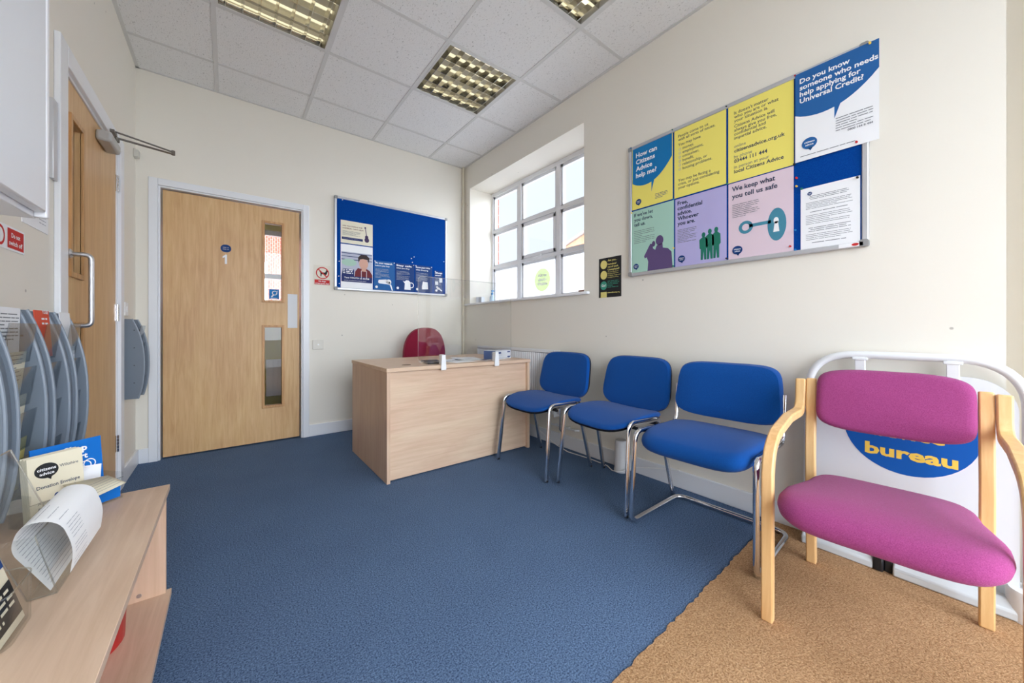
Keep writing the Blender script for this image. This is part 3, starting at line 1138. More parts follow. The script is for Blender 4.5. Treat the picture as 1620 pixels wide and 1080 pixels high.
ar.tube([(.045, -.84, 1.99), (.045, -.84, 2.012)], .012)
ar.strip([(.045, -.84, 2.012), (.262, -.735, 2.028)], .02, .005, (.4, -.9, 0))
ar.strip([(.03, -.80, 2.06), (.262, -.735, 2.04)], .014, .005, (.3, -.95, 0))
ar.tube([(.262, -.735, 2.022), (.262, -.735, 2.048)], .009)
ar.box(.0, .035, -.83, -.76, 2.045, 2.06)
ar.build('closer_arm', mat('dark_steel', rgb(112, 108, 102), 0.4, 0.8), cl)
fm = MB().box(-.12, .002, LY0 - .02, LY0 + .012, 0, LZ + .02).box(-.12, .002, LY1 - .012, LY1 + .02, 0, LZ + .02).box(-.12, .002, LY0 + .012, LY1 - .012, LZ - .008, LZ + .02)
struct(fm.build('trim_6', M_gloss, smooth=False))
am = MB().box(0, .018, -1.565, -1.478, 0, 2.115).box(0, .018, -.556, -.475, 0, 2.115).box(0, .018, -1.4779, -.5561, LZ + .005, 2.115)
struct(am.build('trim_7', M_gloss, bevel=.003))

# room beyond door 1 (seen through its glass): window with blind, yellow lower wall, radiator
M_yel = flat('yellow_green_paint', 214, 204, 120)
bw = MB().box(.0, 3.0, 1.7, 1.8, 0, 1.05).box(.0, 3.0, 1.7, 1.8, 2.2, 2.9).box(0, .5, 1.7, 1.8, 1.05, 2.2).box(2.4, 3.0, 1.7, 1.8, 1.05, 2.2)
struct(bw.build('wall_far', M_yel, smooth=False))
struct(MB().box(-.2, 0, .12, 1.8, 0, 2.9).box(3.0, 3.1, .12, 1.8, 0, 2.9).box(-.2, 3.1, .12, 1.8, 2.9, 3.0).build('wall_far_side', M_wall, smooth=False))
struct(box(-.2, 3.1, .15, 1.8, -.1, 0).build('floor_far', flat('grey_lino', 90, 92, 98), smooth=False))
fw = MB()
for x in (.5, 1.1, 1.4, 1.72, 2.34):
    fw.box(x, x + .06, 1.72, 1.78, 1.05, 2.2)
for z in (1.05, 1.6, 2.14):
    fw.box(.5, 2.4, 1.722, 1.778, z, z + .06)
w3 = struct(fw.build('window_3', M_upvc, smooth=False))
box(.5, 2.4, 1.748, 1.752, 1.05, 2.2).build('glass_pane', M_glass, w3, smooth=False)
rr = MB()
for k in range(28):
    rr.box(.9 + k * .05, .93 + k * .05, 1.55, 1.60, .16, .60)
rr.box(.88, 2.3, 1.56, 1.595, .16, .60)
rr.box(.88, 2.3, 1.595, 1.698, .3, .34)
tag(rr.build('far_radiator', M_wmetal, smooth=False), 'white radiator in the next room seen through the lower door glass', 'radiator')
# space behind door 2
struct(MB().box(-1.2, -1.1, -2.2, .2, 0, 2.6).box(-1.1, -.12, -2.3, -2.2, 0, 2.6).box(-1.1, -.12, .2, .3, 0, 2.6).box(-1.2, -.12, -2.3, .3, 2.6, 2.7)
       .build('wall_hall', flat('hall_paint', 150, 148, 140), smooth=False))
struct(box(-1.2, -.2, -2.3, .3, -.1, 0).build('floor_hall', flat('hall_floor', 70, 72, 80), smooth=False))

# ------------------------------------------------------------------ outside
struct(box(-30, 40, -40, 40, -.35, -.15).build('ground_outside', flat('pavement', 224, 224, 222), smooth=False))
hb = MB().box(12.4, 18, 1.0, 7.35, -.15, 4.6)
ho = thing('brick_building', 'orange brick building with a shallow gable beyond the window', 'building')
hb.build('wall', M_brick2, ho, smooth=False)
MB().prism([(7.7, 4.55), (4.2, 5.6), (.7, 4.55)], lambda u, v, w_: (w_, u, v), 12.2, 18.2).build('gable', M_brick2, ho, smooth=False)
MB().prism([(7.9, 4.5), (4.2, 5.62), (.5, 4.5), (.5, 4.62), (4.2, 5.76), (7.9, 4.62)], lambda u, v, w_: (w_, u, v), 12.1, 18.3).build('roof', flat('roof_tile', 176, 168, 164), ho, smooth=False)
for yy in (5.9, 3.4):
    g = box(12.33, 12.4, yy - .5, yy + .5, 2.6, 3.7).build('window', P['white'], ho, smooth=False)
    box(12.31, 12.34, yy - .42, yy + .42, 2.68, 3.62).build('pane', flat('dark_pane', 70, 80, 90, .1), g, smooth=False)
ho2 = thing('terraced_house', 'red brick house seen through the far window beyond the door', 'building')
box(-3, 6, 9, 14, -.15, 6).build('wall', M_brick, ho2, smooth=False)
for xx in (0.3, 2.6):
    g = box(xx, xx + 1.1, 8.94, 9, 1.2, 2.9).build('window', P['white'], ho2, smooth=False)
    box(xx + .1, xx + 1.0, 8.92, 8.95, 1.3, 2.8).build('pane', flat('dark_pane', 70, 80, 90, .1), g, smooth=False)
struct(MB().box(3.07, 3.17, -.05, .3, -.1, 3.2).box(3.07, 3.17, -4, -1.8, -.1, 3.2).box(3.07, 3.17, -1.8, -.05, 2.6, 3.2).box(3.07, 3.17, -1.8, -.05, -.1, 1.27).build('wall_outer', M_brick, smooth=False))

# ------------------------------------------------------------------ luminaires
M_tube = mat('fluorescent_tube', rgb(255, 240, 205), 0.4, emit=((1.0, 0.93, 0.66, 1), TUBE_EMIT))
M_mirror = mat('mirror_louvre', rgb(196, 194, 188), 0.1, 1.0)


def luminaire(x0, y1, label):
    cx, cy = x0 + .3, y1 - .3
    o = thing('ceiling_light', label, 'ceiling light', (cx, cy, H), 0, 'recessed louvred ceiling lights')
    h = .286
    t = .012
    b = MB()
    b.box(-h, h, -h, h, .088, .092)
    b.box(-h, -h + .004, -h, h, .0, .09).box(h - .004, h, -h, h, .0, .09).box(-h, h, -h, -h + .004, .0, .09).box(-h, h, h - .004, h, .0, .09)
    b.build('housing', mat('satin_reflector', rgb(206, 203, 196), 0.45), o, smooth=False)
    MB().box(-h - .004, -h + .008, -h, h, -.002, .004).box(h - .008, h + .004, -h, h, -.002, .004).box(-h, h, -h - .004, -h + .006, -.002, .004).box(-h, h, h - .006, h + .004, -.002, .004).build('trim_frame', M_tbar, o, smooth=False)
    for yy in (-.21, -.07, .07, .21):
        MB().tube([(-.275, yy, .070), (.275, yy, .070)], .011, n=12).build('tube', M_tube, o)
    lv = MB()
    for yy in (-.14, 0, .14):       # parabolic reflectors between the tubes
        lv.prism([(yy - .001, .001), (yy + .001, .001), (yy + .003, .02), (yy + .010, .056), (yy - .010, .056), (yy - .003, .02)], lambda u, v, w_: (w_, u, v), -.28, .28)
    for sgn in (-1, 1):
        lv.prism([(sgn * .28, .001), (sgn * .282, .001), (sgn * .282, .052), (sgn * .270, .052), (sgn * .274, .02)], lambda u, v, w_: (w_, u, v), -.28, .28)
    for k in range(-3, 4):         # cross blades, wider at the top
        xx = k * .0815
        lv.prism([(xx - .0008, .002), (xx + .0008, .002), (xx + .003, .02), (xx + .008, .044), (xx - .008, .044), (xx - .003, .02)], lambda u, v, w_: (u, w_, v), -.28, .28)
    lv.build('louvre', M_mirror, o, smooth=True)
    return o


base = luminaire(GX, GY - .6, 'louvred ceiling light at the top left nearest the left wall')
for (x, y, l) in [(GX + 1.2, GY - .6, 'square louvred ceiling light whole in view, nearest the window'), (GX + 1.2, GY - 1.8, 'louvred ceiling light cut off by the top edge, nearest the right wall'),
                  (GX, GY - 1.8, 'unseen louvred ceiling light added over the shelf unit, nearer the street'), (GX, GY - 3.6, 'unseen louvred ceiling light added nearest the shopfront on the left'), (GX + 1.2, GY - 3.6, 'unseen louvred ceiling light added nearest the shopfront on the right')]:  # these three are out of view, added for extra light
    c = copy_tree(base)
    c.location = (x + .3, y - .3, H)
    c['label'] = l

# ------------------------------------------------------------------ tan carpet
pts = []
r = random.Random(3)
n = 120
for i in range(n + 1):
    x = .38 + 2.305 * i / n
    pts.append((x, -3.165 + .025 * x + r.uniform(-.0045, .0045)))
pts += [(2.685, -5.29), (.38, -5.29)]
tc_ = MB().prism(pts, xyz, 0.0, .004).build('carpet', M_tan_carpet, smooth=False)
tag(tc_, 'tan cut pile carpet with a frayed edge laid against the blue carpet', 'carpet')

# ------------------------------------------------------------------ reception desk
D = thing('reception_desk', 'beech laminate reception desk with a full front panel', 'desk', (1.87, -1.06, 0))


def dp(mb, name, m, **k):
    mb.v = [(x - 1.87, y + 1.06, z) for x, y, z in mb.v]
    return mb.build(name, m, D, **k)


top = dp(box(1.296, 2.472, -1.472, -.655, .700, .725), 'desktop', M_beech_h, bevel=.002)
dp(box(1.300, 1.322, -1.466, -.66, .0, .70), 'side_panel', M_beech_z, bevel=.001)
dp(box(2.446, 2.468, -1.466, -.66, .0, .70), 'side_panel', M_beech_z, bevel=.001)
dp(box(1.322, 2.446, -1.44, -1.422, .01, .70), 'modesty_panel', M_beech_h)
MB().lathe([(.03, 0), (.03, .0015), (.02, .002)], (1.485 - 1.87, -1.315 + 1.06, .7251), 24).build('cable_port', flat('brown_cap', 120, 96, 76), D)

# clear counter screen
SC = thing('protective_screen', 'clear acrylic protective screen clamped to the front of the desk', 'screen', (1.897, -1.452, .745))
sp = MB().prism(rrect(.775, .578, .03, x0=-.387, y0=0), lambda u, v, w_: (u, w_, v), -.002, .002)
sp.build('acrylic_panel', M_acryl, SC, smooth=False)
ed = rrect(.775, .578, .03, x0=-.387, y0=0)
MB().tube([(u, 0, v) for u, v in ed], .0016, n=6, closed=True).build('polished_edge', M_acedge, SC)
for x in (1.682, 2.128):
    q = MB().prism([(-.018, -.055), (.018, -.055), (.02, -.04), (.014, .05), (-.014, .05), (-.02, -.04)], lambda u, v, w_: (u + x - 1.897, w_, v), -.034, -.021)
    q.prism([(-.014, .0), (.014, .0), (.013, .05), (-.013, .05)], lambda u, v, w_: (u + x - 1.897, w_, v), -.021, .014)
    q.prism([(-.014, -.0195), (.014, -.0195), (.014, .004), (-.014, .004)], lambda u, v, w_: (u + x - 1.897, w_, v), -.021, .014)
    q.build('clamp', M_white, SC, bevel=.003)


def slab(name, label, cat, cx, cy, z, w, d, h, rz, m, bevel=0, group=None):
    o = box(-w / 2, w / 2, -d / 2, d / 2, 0, h).build(name, m, smooth=False, bevel=bevel)
    o.location = (cx, cy, z)
    o.rotation_euler = (0, 0, rz)
    return tag(o, label, cat, group)


slab('document_tray', 'dark grey flat folder lying on the desk behind the left screen clamp', 'folder', 1.70, -1.27, .7256, .12, .22, .012, -.2, M_dark, .003)
slab('paper_sheet', 'white sheet of paper on the desk nearest the left clamp', 'paper', 1.90, -1.24, .7256, .21, .297, .0012, .15, M_paper)
slab('paper_sheet', 'white sheet of paper on the desk just behind the leaflets', 'paper', 2.08, -1.10, .7256, .21, .28, .0012, -.3, M_paper)
lf_ = slab('leaflet', 'leaflet with purple print on the desk left of the tissue box', 'leaflet', 2.10, -1.30, .7272, .10, .15, .001, .5, M_paper)
box(-.04, .04, -.06, -.01, .001, .0014).build('print', P['purple'], lf_, smooth=False)
bx = slab('tissue_box', 'white and blue cardboard glove box on the desk behind the right clamp', 'box', 2.285, -1.27, .7256, .23, .115, .07, .35, flat('box_white', 226, 230, 240), .001)
box(-.116, -.1145, -.057, .057, .001, .069).build('blue_end', flat('box_blue', 92, 112, 158), bx, smooth=False)
MB().box(-.08, -.035, -.0585, -.0575, .045, .058).box(.06, .10, -.0585, -.0575, .05, .06).box(.06, .1, -.0585, -.0575, .01, .02).build('print', flat('box_print', 60, 80, 140), bx, smooth=False)
MB().prism([(-.07, -.02), (.07, -.02), (.07, .02), (-.07, .02)], xyz, .0699, .0707).build('opening', P['lightgrey'], bx, smooth=False)

# swivel chair behind the desk
Cc = thing('office_chair', 'burgundy office chair with a round topped back behind the desk', 'chair', (2.08, -.40, 0), 0)
MB().cushion([(.20, .24, .75, 0), (.222, .262, .7, .008), (.228, .27, .7, .03), (.222, .262, .7, .052), (.19, .23, .75, .066), (.1, .12, .9, .07)],
             lambda u, v, d: (u * (1.0 - .12 * max(0, v / .27)), .12 - d - .25 * u * u * 0 + .5 * u * u, .715 + v)).build('backrest', M_red_fab, Cc)
MB().cushion([(.20, .2, .6, 0), (.24, .235, .6, .012), (.245, .24, .6, .04), (.23, .225, .6, .065), (.15, .15, .8, .075)], lambda u, v, d: (u, v - .13 + .05, .40 + d)).build('seat', M_red_fab, Cc)
MB().strip(fillet([(0, -.06, .39), (0, .15, .39), (0, .15, .62)], .06), .06, .008, (1, 0, 0)).build('back_bracket', M_dark, Cc)
MB().lathe([(.028, .1), (.028, .25), (.016, .25), (.016, .41), (.06, .41)], (0, -.08, 0), 18).build('gas_column', M_dark, Cc)
for k in range(5):
    a = k * 2 * PI / 5 + .3
    lg = MB().strip([(0, -.08, .12), (.14 * math.cos(a), -.08 + .14 * math.sin(a), .10), (.23 * math.cos(a), -.08 + .23 * math.sin(a), .075)], .035, .022, (-math.sin(a), math.cos(a), 0)).build('leg', M_dark, Cc)
    MB().tube([(.23 * math.cos(a) - .012 * math.sin(a), -.08 + .23 * math.sin(a) + .012 * math.cos(a), .028), (.23 * math.cos(a) + .012 * math.sin(a), -.08 + .23 * math.sin(a) - .012 * math.cos(a), .028)], .028, n=16).build('castor', M_dark, lg)

# ------------------------------------------------------------------ radiator, pipes, cable
RD = thing('radiator', 'white panel radiator on the wall below the window', 'radiator', (W - .06, -1.02, .25))
pr = []
n = 44
L = 1.155
fp = MB()
prof = []
for k in range(n):
    y = -L / 2 + L * k / n
    s_ = L / n
    prof += [(y + s_ * .05, 0), (y + s_ * .25, -.008), (y + s_ * .6, -.008), (y + s_ * .8, 0)]
poly = prof + [(L / 2, 0), (L / 2, .012), (-L / 2, .012), (-L / 2, 0)]
fp.prism(poly, lambda u, v, w_: (-.02 + v, -u, w_), .02, .52)
fp.build('front_panel', M_wmetal, RD, smooth=False)
box(.03, .04, -L / 2, L / 2, .02, .52).build('rear_panel', M_wmetal, RD, smooth=False)
tg = MB().box(-.03, .045, -L / 2 - .004, L / 2 + .004, .520, .523)
for k in range(70):
    y = -L / 2 + .01 + k * L / 70
    tg.box(-.024, .04, y, y + .008, .523, .531)
tg.box(-.03, -.024, -L / 2 - .004, L / 2 + .004, .52, .545).box(.04, .046, -L / 2 - .004, L / 2 + .004, .52, .545)
tg.build('top_grille', M_wmetal, RD, smooth=False)
for y in (-L / 2 - .004, L / 2 + .001):
    box(-.03, .045, y, y + .003, .0, .54).build('side_cover', M_wmetal, RD, smooth=False)
vl = MB().lathe([(.012, 0), (.012, .03), (.02, .034), (.02, .07)], (.01, -L / 2 - .035, .02), 16)
vl.tube([(.01, -L / 2 - .035, .03), (.01, -L / 2 + .01, .03)], .009).tube([(.01, -L / 2 - .035, .02), (.01, -L / 2 - .035, -.10), (.04, -L / 2 - .035, -.13)], .0075)
vl.build('valve', M_chrome, RD)
for y in (-.4, .4):
    box(.04, .0598, y - .02, y + .02, .05, .45).build('wall_bracket', M_wmetal, RD, smooth=False)

pp = MB().tube([(W - .028, -.032, 0.0), (W - .028, -.032, H - .0)], .0125, n=16).build('heating_pipe', flat('cream_gloss', 214, 204, 184, .35))
for z in (2.433, 1.325, .5):
    MB().lathe([(.016, -.008), (.016, .008)], (W - .028, -.032, z), 14).box(W - .03, W, -.038, -.026, z - .006, z + .006).build('pipe_clip', flat('cream_gloss', 214, 204, 184, .35), pp)
tag(pp, 'cream painted heating pipe running up the room corner', 'pipe')
hp = MB().tube([(W - .03, -1.5, .17), (W - .03, -1.78, .17)], .0075).tube([(W - .03, -1.78, .17), (W - .004, -1.8, .17)], .0075)
for y in (-1.55, -1.7):
    hp.box(W - .03, W, y - .005, y + .005, .162, .178)
tag(hp.build('floor_pipe', M_wmetal), 'thin white pipe above the skirting under the radiator', 'pipe')
cb = [(W - .05, -1.35, .10), (W - .06, -1.6, .02), (W - .08, -1.75, .006), (W - .06, -1.95, .005), (W - .07, -2.12, .005), (W - .12, -2.2, .006), (W - .13, -2.27, .02), (W - .05, -2.33, .05), (W - .018, -2.5, .085), (W - .018, -2.62, .11)]
tag(MB().tube(fillet(cb, .08, 5), .0035, n=8).build('cable', M_white), 'white cable trailing along the skirting behind the blue chairs', 'cable')
cn = MB().lathe([(.044, 0), (.047, .004), (.047, .018), (.0445, .022), (.041, .2), (.038, .212), (.036, .214)], (0, 0, 0), 28).build('plastic_canister', flat('canister_white', 214, 214, 216, .35))
MB().lathe([(.034, .2138), (.034, .2145)], (0, 0, 0), 24).build('lid', flat('lid_grey', 180, 178, 176, .4), cn)
cn.location = (2.634, -2.235, 0)
tag(cn, 'white cylindrical plastic canister on the floor against the skirting', 'canister')

# ------------------------------------------------------------------ blue stacking chairs (local: +Y is the front)
def blue_back(hw, hh, zc, y0, lean, th, fn_bottom=.02):
    rings = [(hw * .75, hh * .7, .55, -.004), (hw * .96, hh * .95, .42, .0), (hw, hh, .40, .008), (hw, hh, .40, th * .55), (hw * .975, hh * .965, .42, th * .85), (hw * .88, hh * .84, .5, th), (hw * .5, hh * .5, .7, th + .004)]

    def fn(u, v, d):
        u2 = u * (1 - .05 * v / hh)
        vv = v - (fn_bottom * (1 - (u / hw) ** 2) if v < 0 else 0) * min(1, -v / hh if v < 0 else 0)
        return (u2, y0 - lean * (v / hh) + d + .35 * u2 * u2 - .018, zc + vv)
    return rings, fn


def iso_chair():
    o = thing('stacking_chair', 'blue upholstered chair with chrome legs nearest the desk', 'chair', (2.322, -1.79, 0), PI / 2, 'blue waiting chairs')
    for sx in (-1, 1):
        p = fillet([(sx * .262, .214, .004), (sx * .243, .165, .468), (sx * .243, -.10, .462), (sx * .262, -.212, .004)], [.045, .045], 8)
        MB().tube(p, .0155, .0098, n=14, up=(0, 1, 0)).build('side_frame', M_chrome, o)
        MB().strip(fillet([(sx * .15, .02, .425), (sx * .15, -.185, .425), (sx * .16, -.225, .62)], .03), .025, .006, (1, 0, 0)).build('back_upright', M_chrome, o)
        for yy, x_ in ((.214, .262), (-.212, .262)):
            MB().lathe([(.011, 0), (.012, .002), (.0115, .012)], (sx * x_, yy, -.0), 12).build('foot_cap', M_dark, o)
    MB().tube([(-.245, .10, .435), (.245, .10, .435)], .009).tube([(-.245, -.08, .435), (.245, -.08, .435)], .009).build('cross_bar', M_dark, o)

    def sf(u, v, d):
        f = max(0, (v - .02) / .19)
        return (u * (1 - .06 * max(0, -v / .2)), v - .002, .436 + d * (1 - .15 * f) - .035 * f * f + .012 * (u / .23) ** 2 - .01 * max(0, -v / .2) ** 2 + .008)
    MB().cushion([(.205, .19, .6, -.012), (.236, .215, .52, -.006), (.240, .22, .5, .002)], sf).build('seat_shell', M_dark, o)
    MB().cushion(puff(.243, .223, .036, .022, .5, .008, .002), sf).build('seat', M_blue_fab, o)
    rg, fn = blue_back(.242, .153, .640, -.235, .03, .042, .032)
    MB().cushion(rg, fn).build('backrest', M_blue_fab, o)
    rg2 = [(a * 1.004, b * 1.004, e, d) for a, b, e, d in [(.18, .11, .5, -.015), (.234, .147, .42, -.010), (.2425, .1535, .40, .012)]]
    MB().cushion(rg2, fn).build('back_shell', M_dark, o)
    return o


c1 = iso_chair()
c2 = copy_tree(c1)
c2.location = (2.365, -2.372, 0)
c2.rotation_euler = (0, 0, PI / 2 - .05)
c2['label'] = 'blue upholstered chair with chrome legs in the middle of the three blue chairs'

C3 = thing('cantilever_chair', 'wider blue chair on a looped chrome cantilever frame beside the wooden armchair', 'chair', (2.335, -2.945, 0.0035), PI / 2 + .03, 'blue waiting chairs')
hw = .272
path = [(-.25, -.215, .66), (-.25, -.185, .445), (-.262, .205, .455), (-hw, .235, .0125), (-.262, -.235, .0125), (.262, -.235, .0125), (hw, .235, .0125), (.262, .205, .455), (.25, -.185, .445), (.25, -.215, .66)]
MB().tube(fillet(path, [.05, .045, .05, .06, .06, .05, .045, .05], 8), .0118, n=14).build('frame', M_chrome, C3)
MB().tube([(-.255, .12, .43), (.255, .12, .43)], .008).tube([(-.25, -.1, .43), (.25, -.1, .43)], .008).build('cross_bar', M_dark, C3)


def sf3(u, v, d):
    f = max(0, (v - .05) / .19)
    return (u, v + .012, .446 + d - .025 * f * f - .012 * max(0, -v / .2) ** 2)


MB().cushion(puff(.243, .25, .078, .034, .38, .008, -.043), sf3).build('seat', M_blue_fab, C3)
rg, fn = blue_back(.247, .139, .652, -.235, .02, .05, .012)
MB().cushion([(a, b, e * .9, d * 1.2) for a, b, e, d in rg], fn).build('backrest', M_blue_fab, C3)

# ------------------------------------------------------------------ wooden armchair
A = thing('wooden_armchair', 'beech armchair with magenta seat and back in front of the white sign', 'chair', (2.199, -3.557, 0.0045), PI / 2 + .062)
for sx in (-1, 1):
    xo, xi = sx * .2585, sx * .2235
    p = fillet([(xo, -.246, .758), (xo, -.236, .625), (xo, -.02, .628), (xo, .245, .59), (xo, .25, .0)], [.09, .0, .24], 10)
    MB().strip(p, .034, .03, (1, 0, 0)).build('arm_and_front_leg', M_ply, A, bevel=.005)
    p = fillet([(xi, -.256, .762), (xi, -.225, .48), (xi, -.245, .0)], [.5], 10)
    MB().strip(p, .034, .03, (1, 0, 0)).build('rear_leg', M_ply, A, bevel=.005)
MB().box(-.206, .206, .17, .19, .32, .37).box(-.206, .206, -.22, -.20, .30, .35).build('seat_rail', M_ply, A, bevel=.003)


def sfa(u, v, d):
    f = v / .285
    g = max(0, min(1, (v + .06) / .14))
    return (u * (1 + .14 * g * g * (3 - 2 * g)), v + .058, .352 + d + .030 * f - .03 * max(0, (f - .55) / .45) ** 2)


MB().cushion(puff(.207, .287, .074, .034, .36, .014), sfa, 56).build('seat', M_pink_fab, A)


def bfa(u, v, d):
    return (u, -.262 + d + .25 * u * u - .02 * v / .11, .692 + v * (1 - .1 * (u / .2) ** 2) - .0)


MB().cushion(puff(.2045, .119, .056, .026, .34, .014), bfa, 56).build('backrest', M_pink_fab, A)

# ------------------------------------------------------------------ pavement sign behind the armchair
SG = thing('pavement_sign', 'white pavement sign reading bureau in yellow, standing behind the magenta armchair', 'sign', (2.61, -3.56, 0.0045), 0)


def up(y, z, off=0):            # in the sign's leaning plane
    return (off + .05 * z, y, z)


path = [up(.30, .07), up(.30, .857), up(-.295, .857), up(-.295, .07)]
MB().tube(fillet(path, [.17, .17], 10), .0155, n=16).build('tubular_frame', M_wmetal, SG)
pan = MB().prism(rrect(.545, .70, (.01, .01, .11, .11), 10, -.27, .09), lambda u, v, w_: (w_ + .05 * v, -u, v), -.006, .006)
# front face looks to -x
pan.build('sign_panel', flat('panel_white', 226, 230, 238, .35), SG, smooth=False)
art = thing('artwork_anchor', '', '')
bpy.data.objects.remove(art)


def signflat(name, m, fn, lift):
    f = Flat(0)
    fn(f)
    f.m.v = [(-.006 - lift + .05 * y, -x, y) for x, y, z in f.m.v]
    return f.m.build(name, m, SG, smooth=False)


signflat('blue_disc', P['signblue'], lambda f: f.ell(.012, .577, .187, .187, 48), .0006)
signflat('lettering', P['signyellow'], lambda f: (f.text('bureau', .018, .452, .045, w=.25, bold=.035, align='c'), f.text('citizens', .012, .60, .04, w=.27, bold=.03, align='c'), f.text('advice', .012, .53, .04, w=.2, bold=.03, align='c')), .0012)
for y in (.125, -.13):
    MB().box(.03, .052, y - .016, y + .016, .775, .85).box(.026, .056, y - .024, y + .024, .835, .846).build('hanging_bracket', M_wmetal, SG, bevel=.002)
for a, b in ((.31, .075), (.02, -.30)):
    MB().prism([(-.045, .0), (.03, .0), (.03, .05), (-.02, .058), (-.045, .03)], lambda u, v, w_: (u, w_, v), a, b).build('base_bar', flat('base_grey', 206, 212, 216, .4), SG, bevel=.006)
MB().box(-.048, .032, .045, .075, .0, .06).build('rubber_end', M_dark, SG, bevel=.006)
MB().box(-.03, .032, .02, .045, .0, .06).build('rubber_end', M_dark, SG, bevel=.004)
MB().lathe([(.055, 0), (.055, .09), (.05, .1)], (-.0, -.30, 0), 24).build('round_foot', M_wmetal, SG)

# ------------------------------------------------------------------ low shelf unit on the left
SH = thing('shelf_unit', 'low beech laminate shelf unit along the left wall holding leaflet holders', 'shelf unit', (.19, -2.6, 0))


def sp_(mb, name, m, **k):
    mb.v = [(x - .19, y + 2.6, z) for x, y, z in mb.v]
    return mb.build(name, m, SH, **k)


sp_(box(.02, .37, -3.14, -2.065, .432, .45), 'top_shelf', M_beech_y, bevel=.001)
sp_(box(.02, .362, -2.088, -2.07, .10, .432), 'end_panel', M_beech_z)
sp_(box(.02, .362, -3.135, -3.117, .0, .432), 'end_panel', M_beech_z)
sp_(box(.02, .374, -3.117, -2.067, .082, .10), 'lower_shelf', M_beech_y)
sp_(box(.02, .355, -2.085, -2.07, .0, .082), 'plinth_end', M_beech_z)
sp_(box(.02, .03, -3.117, -2.088, .10, .432), 'back_panel', M_beech_y)
sp_(MB().lathe([(.006, 0), (.006, .0015)], (.30, -2.0895, .118), 14, axis=1), 'cam_bolt', M_brushed)
bn_ = MB().lathe([(.114, 0), (.118, .005), (.126, .255), (.13, .262), (.13, .27), (.121, .27), (.117, .255), (.11, .008)], (0, 0, 0), 36).build('waste_bin', M_red)
bn_.location = (.176, -2.255, .10)
tag(bn_, 'red plastic bin standing on the lower shelf of the shelf unit', 'bin')

# --- donation envelopes in an acrylic holder
ang = math.radians(42)
e_ = Vector((math.cos(ang), math.sin(ang), 0))
nn = Vector((math.sin(ang), -math.cos(ang), 0))
ER = Vector((.201, -2.151, .454))       # right lower corner of the front envelope
lean = Vector((-.0, .0, 1)) - nn * .10
lean.normalize()


def at_env(o, right, fwd, z=0):
    pos = ER + e_ * right + nn * fwd + Vector((0, 0, z))
    ez = e_.cross(lean)
    m = Matrix((e_, lean, ez)).transposed().to_4x4()
    m.translation = pos
    o.matrix_world = m


def people_small(f):
    for cx, cy in ((.052, .063), (.07, .07), (.088, .075)):
        f.ell(cx, cy, .006, .0075)
        f.poly([(cx - .01, cy - .03), (cx + .01, cy - .03), (cx + .011, cy - .014), (cx + .006, cy - .008), (cx - .006, cy - .008), (cx - .011, cy - .014)])
    f.rect(.042, .04, .099, .05)


ew, eh = .108, .176
front = None
for k in range(8):
    o = box(0, ew, 0, eh - .002 * (k % 3), -.0008, .0008).build('donation_envelope', flat('envelope_cream', 224, 216, 192), smooth=False)
    if k == 0:
        for i, (pn_, m_, fn_) in enumerate([('silhouette', P['navy'], people_small), ('logo', P['black'], lambda f: (f.ell(.035, .136, .023, .02), f.poly([(.03, .122), (.045, .122), (.042, .110)]))),
                               ('lettering', P['text'], lambda f: (f.text('Wiltshire', .06, .136, .008, w=.038), f.text('Donation Envelope', .014, .09, .009, w=.085, bold=.01), f.text('A little', .014, .05, .007), f.text('goes a long way', .014, .038, .007))),
                               ('logo_lettering', P['white'], lambda f: (f.text('citizens', .035, .137, .0075, w=.036, bold=.02, align='c'), f.text('advice', .035, .125, .0075, w=.028, bold=.02, align='c')))]):
            f = Flat(.0012 + .0003 * i)
            fn_(f)
            f.m.build(pn_, m_, o, smooth=False)
    at_env(o, -ew, -.0035 * k)
    tag(o, 'cream donation envelope printed with a dark round logo, at the front of the stack' if k == 0 else 'plain edge of a cream envelope in the stack behind the printed one', 'envelope', 'donation envelopes in the acrylic holder')
o = box(0, .148, 0, .19, -.0015, .0015).build('booklet', flat('booklet_blue', 0, 104, 190), smooth=False)
for i, (pn_, m_, fn_) in enumerate([('shopping_bag_picture', P['white'], lambda f: (f.poly([(.085, .02), (.135, .02), (.145, .105), (.10, .112)]), f.ring(.118, .115, .012, .0145, 20), f.ring(.108, .112, .012, .0145, 20))),
                                   ('lettering', P['white'], lambda f: (f.text('Shop', .065, .158, .017, w=.05, bold=.04), f.text('smart', .065, .135, .015, w=.05, bold=.04)))]):
    f = Flat(.002 + .0003 * i)
    fn_(f)
    f.m.build(pn_, m_, o, smooth=False)
at_env(o, -.085, -.033)
tag(o, 'bright blue booklet with white bags standing behind the donation envelopes', 'booklet')
